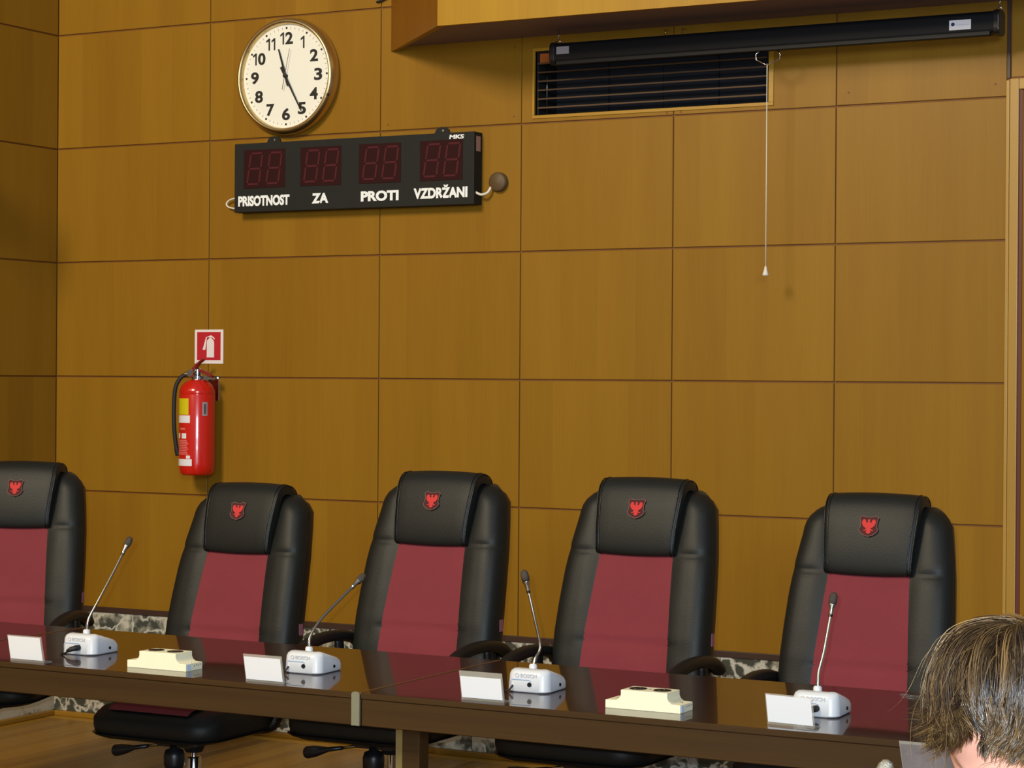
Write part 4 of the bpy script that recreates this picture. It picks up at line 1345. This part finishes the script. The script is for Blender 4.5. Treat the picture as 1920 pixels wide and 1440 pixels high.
# clothing shells around the body
sw = [torso(0.012), limb([Vector((0, -0.055, 1.0)), Vector((0, -0.058, 1.025))], [0.075, 0.062])]
for s in (-1, 1):
    sw.append(limb([SHO[s] * 1.0, ELB[s], WRI[s] + (ELB[s] - WRI[s]) * 0.12], [0.062, 0.052, 0.038]))
remeshed('pullover', sw, CLOTH, 0.007, per)
tr = []
for s in (-1, 1):
    HIP = Vector((0.095 * s, 0.0, 0.50)); KNE = Vector((0.13 * s, -0.44, 0.50)); ANK = Vector((0.13 * s, -0.42, 0.11))
    tr.append(limb([HIP, KNE, ANK], [0.098, 0.070, 0.056]))
rg = [[(p[0], p[1] + 0.01, z) for p in rrect(hx, 0.135, 0.10, 6)] for z, hx in ((0.455, 0.16), (0.50, 0.182), (0.58, 0.178))]
tr.append(loft(rg))
remeshed('trousers', tr, TROUS, 0.008, per)
for s in (-1, 1):
    a_ = Vector((0.13 * s, -0.42, 0.0))
    mesh('shoe', loft([[(a_.x + p[0], a_.y - 0.06 + p[1], z) for p in rrect(hx, hy, hx * 0.95, 6)] for z, hx, hy in ((0.0, 0.045, 0.135), (0.02, 0.047, 0.138), (0.05, 0.044, 0.125), (0.075, 0.034, 0.07))]), BLACKP, per, True)
    e_ = hp((0.031 * s, -0.0815, 0.004))
    eb = mesh('eye', lathe([(0.0, -0.0125), (0.006, -0.011), (0.0105, -0.0065), (0.012, 0.0), (0.0105, 0.0065), (0.0, 0.0125)], 16), EYEW, per, True)
    eb.location = e_
    eb.rotation_euler = HM.to_euler()
    ir = mesh('iris', lathe([(0.0, -0.0128), (0.003, -0.0126), (0.0052, -0.0112)], 14, axis='y'), IRIS, eb, True)
    V = [(0.031 * s + dx * s, -0.0935 + 0.010 * (abs(dx) / 0.02) ** 1.5, 0.024 + dz - 0.004 * (dx / 0.02) ** 2) for dx in (-0.016, -0.008, 0.0, 0.008, 0.016) for dz in (0.0,)]
    mesh('eyebrow', tube([hp(v) for v in V], [0.0016, 0.0028, 0.003, 0.0026, 0.0012], 6, squash=(1.0, 1.0)), mat('brow_brown', (70, 52, 40), 0.7), per, True)

# hair: a scalp cap plus combed strands that fall with gravity, an upper shorter layer over a longer one
A3 = np.array([0.074, 0.094, 0.115])


def hairmat():
    m = bpy.data.materials.new('brown_hair')
    m.use_nodes = True
    nt = m.node_tree; N = nt.nodes.new; K = nt.links.new
    b = nt.nodes['Principled BSDF']
    at = N('ShaderNodeAttribute'); at.attribute_name = 'tone'
    rp_ = N('ShaderNodeValToRGB')
    e = rp_.color_ramp.elements
    e[0].position = 0.0; e[0].color = lin((28, 18, 11))
    e[1].position = 1.0; e[1].color = lin((128, 98, 56))
    k = rp_.color_ramp.elements.new(0.55); k.color = lin((70, 50, 29))
    K(at.outputs['Fac'], rp_.inputs['Fac'])
    K(rp_.outputs['Color'], b.inputs['Base Color'])
    b.inputs['Roughness'].default_value = 0.30
    b.inputs['Specular IOR Level'].default_value = 0.7
    return m


HAIR = hairmat()
HMn = np.array(HM)
gl = HMn.T @ np.array([0, 0, -1.0])          # gravity in head space
crown = np.array([0.10, 0.70, 0.70]); crown /= np.linalg.norm(crown)
e1 = np.array([0, -1.0, 0]); e1 -= crown * e1.dot(crown); e1 /= np.linalg.norm(e1)   # towards the face
e2 = np.cross(crown, e1)


def hairline(phi):
    # polar angle (from the crown) where hair stops growing; phi 0 = forehead
    return math.radians(82 + 24 * smooth01(0.45, 1.5, abs(phi)) - 14 * smooth01(1.6, 2.6, abs(phi)))


def ell(d, off):
    d = d / np.linalg.norm(d)
    k = 1 / np.sqrt(((d / (A3 + off)) ** 2).sum())
    return d * k


# scalp cap
V = []; Fc = []
NP, NT = 60, 16
for i in range(NP):
    phi = -math.pi + 2 * math.pi * i / NP
    for j in range(NT + 1):
        t = hairline(phi) * 0.99 * j / NT
        d = crown * math.cos(t) + (e1 * math.cos(phi) + e2 * math.sin(phi)) * math.sin(t)
        V.append(hp(ell(d, 0.006 - 0.005 * (j / NT) ** 3)))
for i in range(NP):
    for j in range(NT):
        a_, b_ = i * (NT + 1) + j, ((i + 1) % NP) * (NT + 1) + j
        Fc.append((a_, b_, b_ + 1, a_ + 1))
cap_h = mesh('hair_base', (V, Fc), mat('hair_base_brown', (34, 25, 17), 0.9, spec=0.1, vary=0.25, vscale=80), per, True)


def grow(d0, L, n, off, part, flip, curl, jit, g0=0.35):
    """one guide: starts at scalp direction d0, follows the skull away from the crown and then falls"""
    p = ell(d0, 0.004)
    out = [p]
    step = L / n
    vprev = None
    for i in range(n):
        d = p / np.linalg.norm(p)
        nrm = p / (A3 ** 2); nrm /= np.linalg.norm(nrm)
        away = d - crown * d.dot(crown)
        if np.linalg.norm(away) < 0.20:
            away = away * 3.0 + d0 - crown * d0.dot(crown) + e1 * 0.10
        away = away - nrm * away.dot(nrm)
        away /= np.linalg.norm(away) + 1e-9
        f = i / n
        side = np.cross(nrm, away)
        v = away * (1.0 - 0.55 * f) + gl * (g0 + (1.35 - g0) * f) + side * part * (1 - f) + jit
        if f > 0.62:
            v = v + nrm * flip * (f - 0.62) * 6.0 - gl * max(0, flip) * (f - 0.62) * 3.6 + nrm * curl * (f - 0.62) * 3
        v /= np.linalg.norm(v)
        if vprev is not None:
            v = v * 0.45 + vprev * 0.55
            v /= np.linalg.norm(v)
        vprev = v
        p = p + v * step
        # stay outside the skull
        need = 0.004 + (off - 0.004) * min(1, (i + 1) / 7.0)
        q = (p / (A3 + need)); r_ = np.sqrt((q ** 2).sum())
        if r_ < 1:
            p = p / r_
        out.append(p)
    out = np.array(out)
    for _ in range(2):
        out[1:-1] = out[1:-1] * 0.5 + (out[:-2] + out[2:]) * 0.25
    return out


SV = []; SF = []; ST = []
NSEG = 15
count = 0


def add_strand(P, r0, tone):
    global count
    k = len(P)
    T = np.gradient(P, axis=0); T /= np.linalg.norm(T, axis=1)[:, None] + 1e-9
    ref = P / (np.linalg.norm(P, axis=1)[:, None] + 1e-9)
    S = np.cross(T, ref); S /= np.linalg.norm(S, axis=1)[:, None] + 1e-9
    U = np.cross(S, T)
    w = r0 * np.interp(np.linspace(0, 1, k), [0, 0.2, 0.75, 1], [0.7, 1, 0.85, 0.12])[:, None]
    ring = np.stack([P + S * w, P - S * w * 0.5 + U * w * 0.87, P - S * w * 0.5 - U * w * 0.87], 1).reshape(-1, 3)
    base = count
    SV.append(ring)
    i = np.arange(k - 1)[:, None] * 3
    for a_, b_ in ((0, 1), (1, 2), (2, 0)):
        SF.append(np.concatenate([i + a_, i + b_, i + 3 + b_, i + 3 + a_], 1) + base)
    ST.append(np.full(k * 3, tone))
    count += k * 3


for layer, nclump, nst in ((0, 330, 15), (1, 250, 16), (2, 260, 14)):
    for c in range(nclump):
        phi = rng.uniform(-math.pi, math.pi)
        hl = hairline(phi)
        t0 = hl * math.sqrt(rng.uniform(0.012, 0.98) if layer != 1 else rng.uniform(0.012, 0.10))
        d = crown * math.cos(t0) + (e1 * math.cos(phi) + e2 * math.sin(phi)) * math.sin(t0)
        front = smooth01(1.15, 0.3, abs(phi))
        frac = t0 / hl
        if layer == 0:      # long under layer
            L = (0.135 - 0.045 * front) * (1 - 0.78 * frac) + 0.034 - 0.014 * front
            off = rng.uniform(0.010, 0.018)
            flip = rng.uniform(0.9, 2.2) * (1 - front)
            curl = 0.0
        elif layer == 2:    # filling over the whole scalp
            L = (0.085 - 0.020 * front) * (1 - 0.45 * frac)
            off = rng.uniform(0.010, 0.018)
            flip = 0.0
            curl = rng.uniform(-0.6, 0.0)
        else:               # upper layer, its ends lie at one height and curl in
            L = 0.128 - 0.012 * front
            off = rng.uniform(0.019, 0.028)
            flip = rng.uniform(-0.2, 0.2)
            curl = rng.uniform(-1.2, -0.3)
        part = 0.75 * front * smooth01(-1.0, -0.3, phi) + rng.normal(0, 0.16)
        jit = rng.normal(0, 0.07, 3)
        L *= rng.uniform(0.86, 1.12) if layer != 1 else rng.uniform(0.93, 1.05)
        G = grow(d, L, NSEG, off, part, flip, curl, jit, 0.35 - 0.55 * smooth01(1.2, 2.2, abs(phi)))
        ctone = np.clip(rng.normal(0.5, 0.20), 0.05, 0.95)
        spread = rng.uniform(0.0028, 0.0050)
        for k in range(nst):
            o_ = rng.normal(0, spread, 3)
            tt = np.linspace(0, 1, NSEG + 1)[:, None]
            wob = 0.0012 * np.sin(tt * rng.uniform(4, 9) + rng.uniform(0, 6)) * rng.normal(0, 1, 3)
            P = G + o_ * (1.0 - 0.55 * tt) + wob * tt
            m_ = NSEG + 1 - int(rng.integers(0, 3))
            add_strand(P[:m_], rng.uniform(0.00045, 0.00085), float(np.clip(ctone + rng.normal(0, 0.16), 0, 1)))
# fly-away single hairs
for c in range(120):
    phi = rng.uniform(-math.pi, math.pi)
    t0 = hairline(phi) * rng.uniform(0.2, 0.95)
    d = crown * math.cos(t0) + (e1 * math.cos(phi) + e2 * math.sin(phi)) * math.sin(t0)
    G = grow(d, rng.uniform(0.08, 0.17), NSEG, rng.uniform(0.022, 0.04), rng.normal(0, 0.4), rng.uniform(-0.2, 1.0), 0, rng.normal(0, 0.22, 3))
    add_strand(G, 0.00032, rng.uniform(0.5, 1.0))
SVn = np.concatenate(SV) @ HMn.T + np.array(HL)
SFn = np.concatenate(SF)
me = bpy.data.meshes.new('hair_strands')
me.vertices.add(len(SVn)); me.vertices.foreach_set('co', SVn.ravel())
me.loops.add(SFn.size); me.loops.foreach_set('vertex_index', SFn.ravel().astype(np.int32))
me.polygons.add(len(SFn)); me.polygons.foreach_set('loop_start', (np.arange(len(SFn)) * 4).astype(np.int32))
me.polygons.foreach_set('use_smooth', np.ones(len(SFn), dtype=bool))
att = me.attributes.new('tone', 'FLOAT', 'POINT')
att.data.foreach_set('value', np.concatenate(ST).astype(np.float32))
me.update(); me.validate()
hs_ = link('hair_strands', me, HAIR, per)
hs_['kind'] = 'stuff'
tag(per, 'person with tousled brown hair bowing the head at the lower right corner', 'person')

# low stool the person sits on (below the frame)
stl = empty('low_stool', (PB.x, PB.y, 0))
mesh('seat', loft([[(p[0], p[1] - 0.02, z) for p in rrect(0.21 - i_, 0.21 - i_, 0.06, 6)] for z, i_ in ((0.365, 0.01), (0.375, 0.0), (0.390, 0.0), (0.398, 0.012))]), TABLEEDGE, stl, True, autosmooth=50)
for sx_ in (-1, 1):
    for sy_ in (-1, 1):
        mesh('leg', tube([(0.17 * sx_, -0.02 + 0.17 * sy_, 0.38), (0.19 * sx_, -0.02 + 0.19 * sy_, 0.0)], [0.018, 0.014], 10), TABLEEDGE, stl, True)
tag(stl, 'low wooden stool below the frame under the seated person', 'stool')
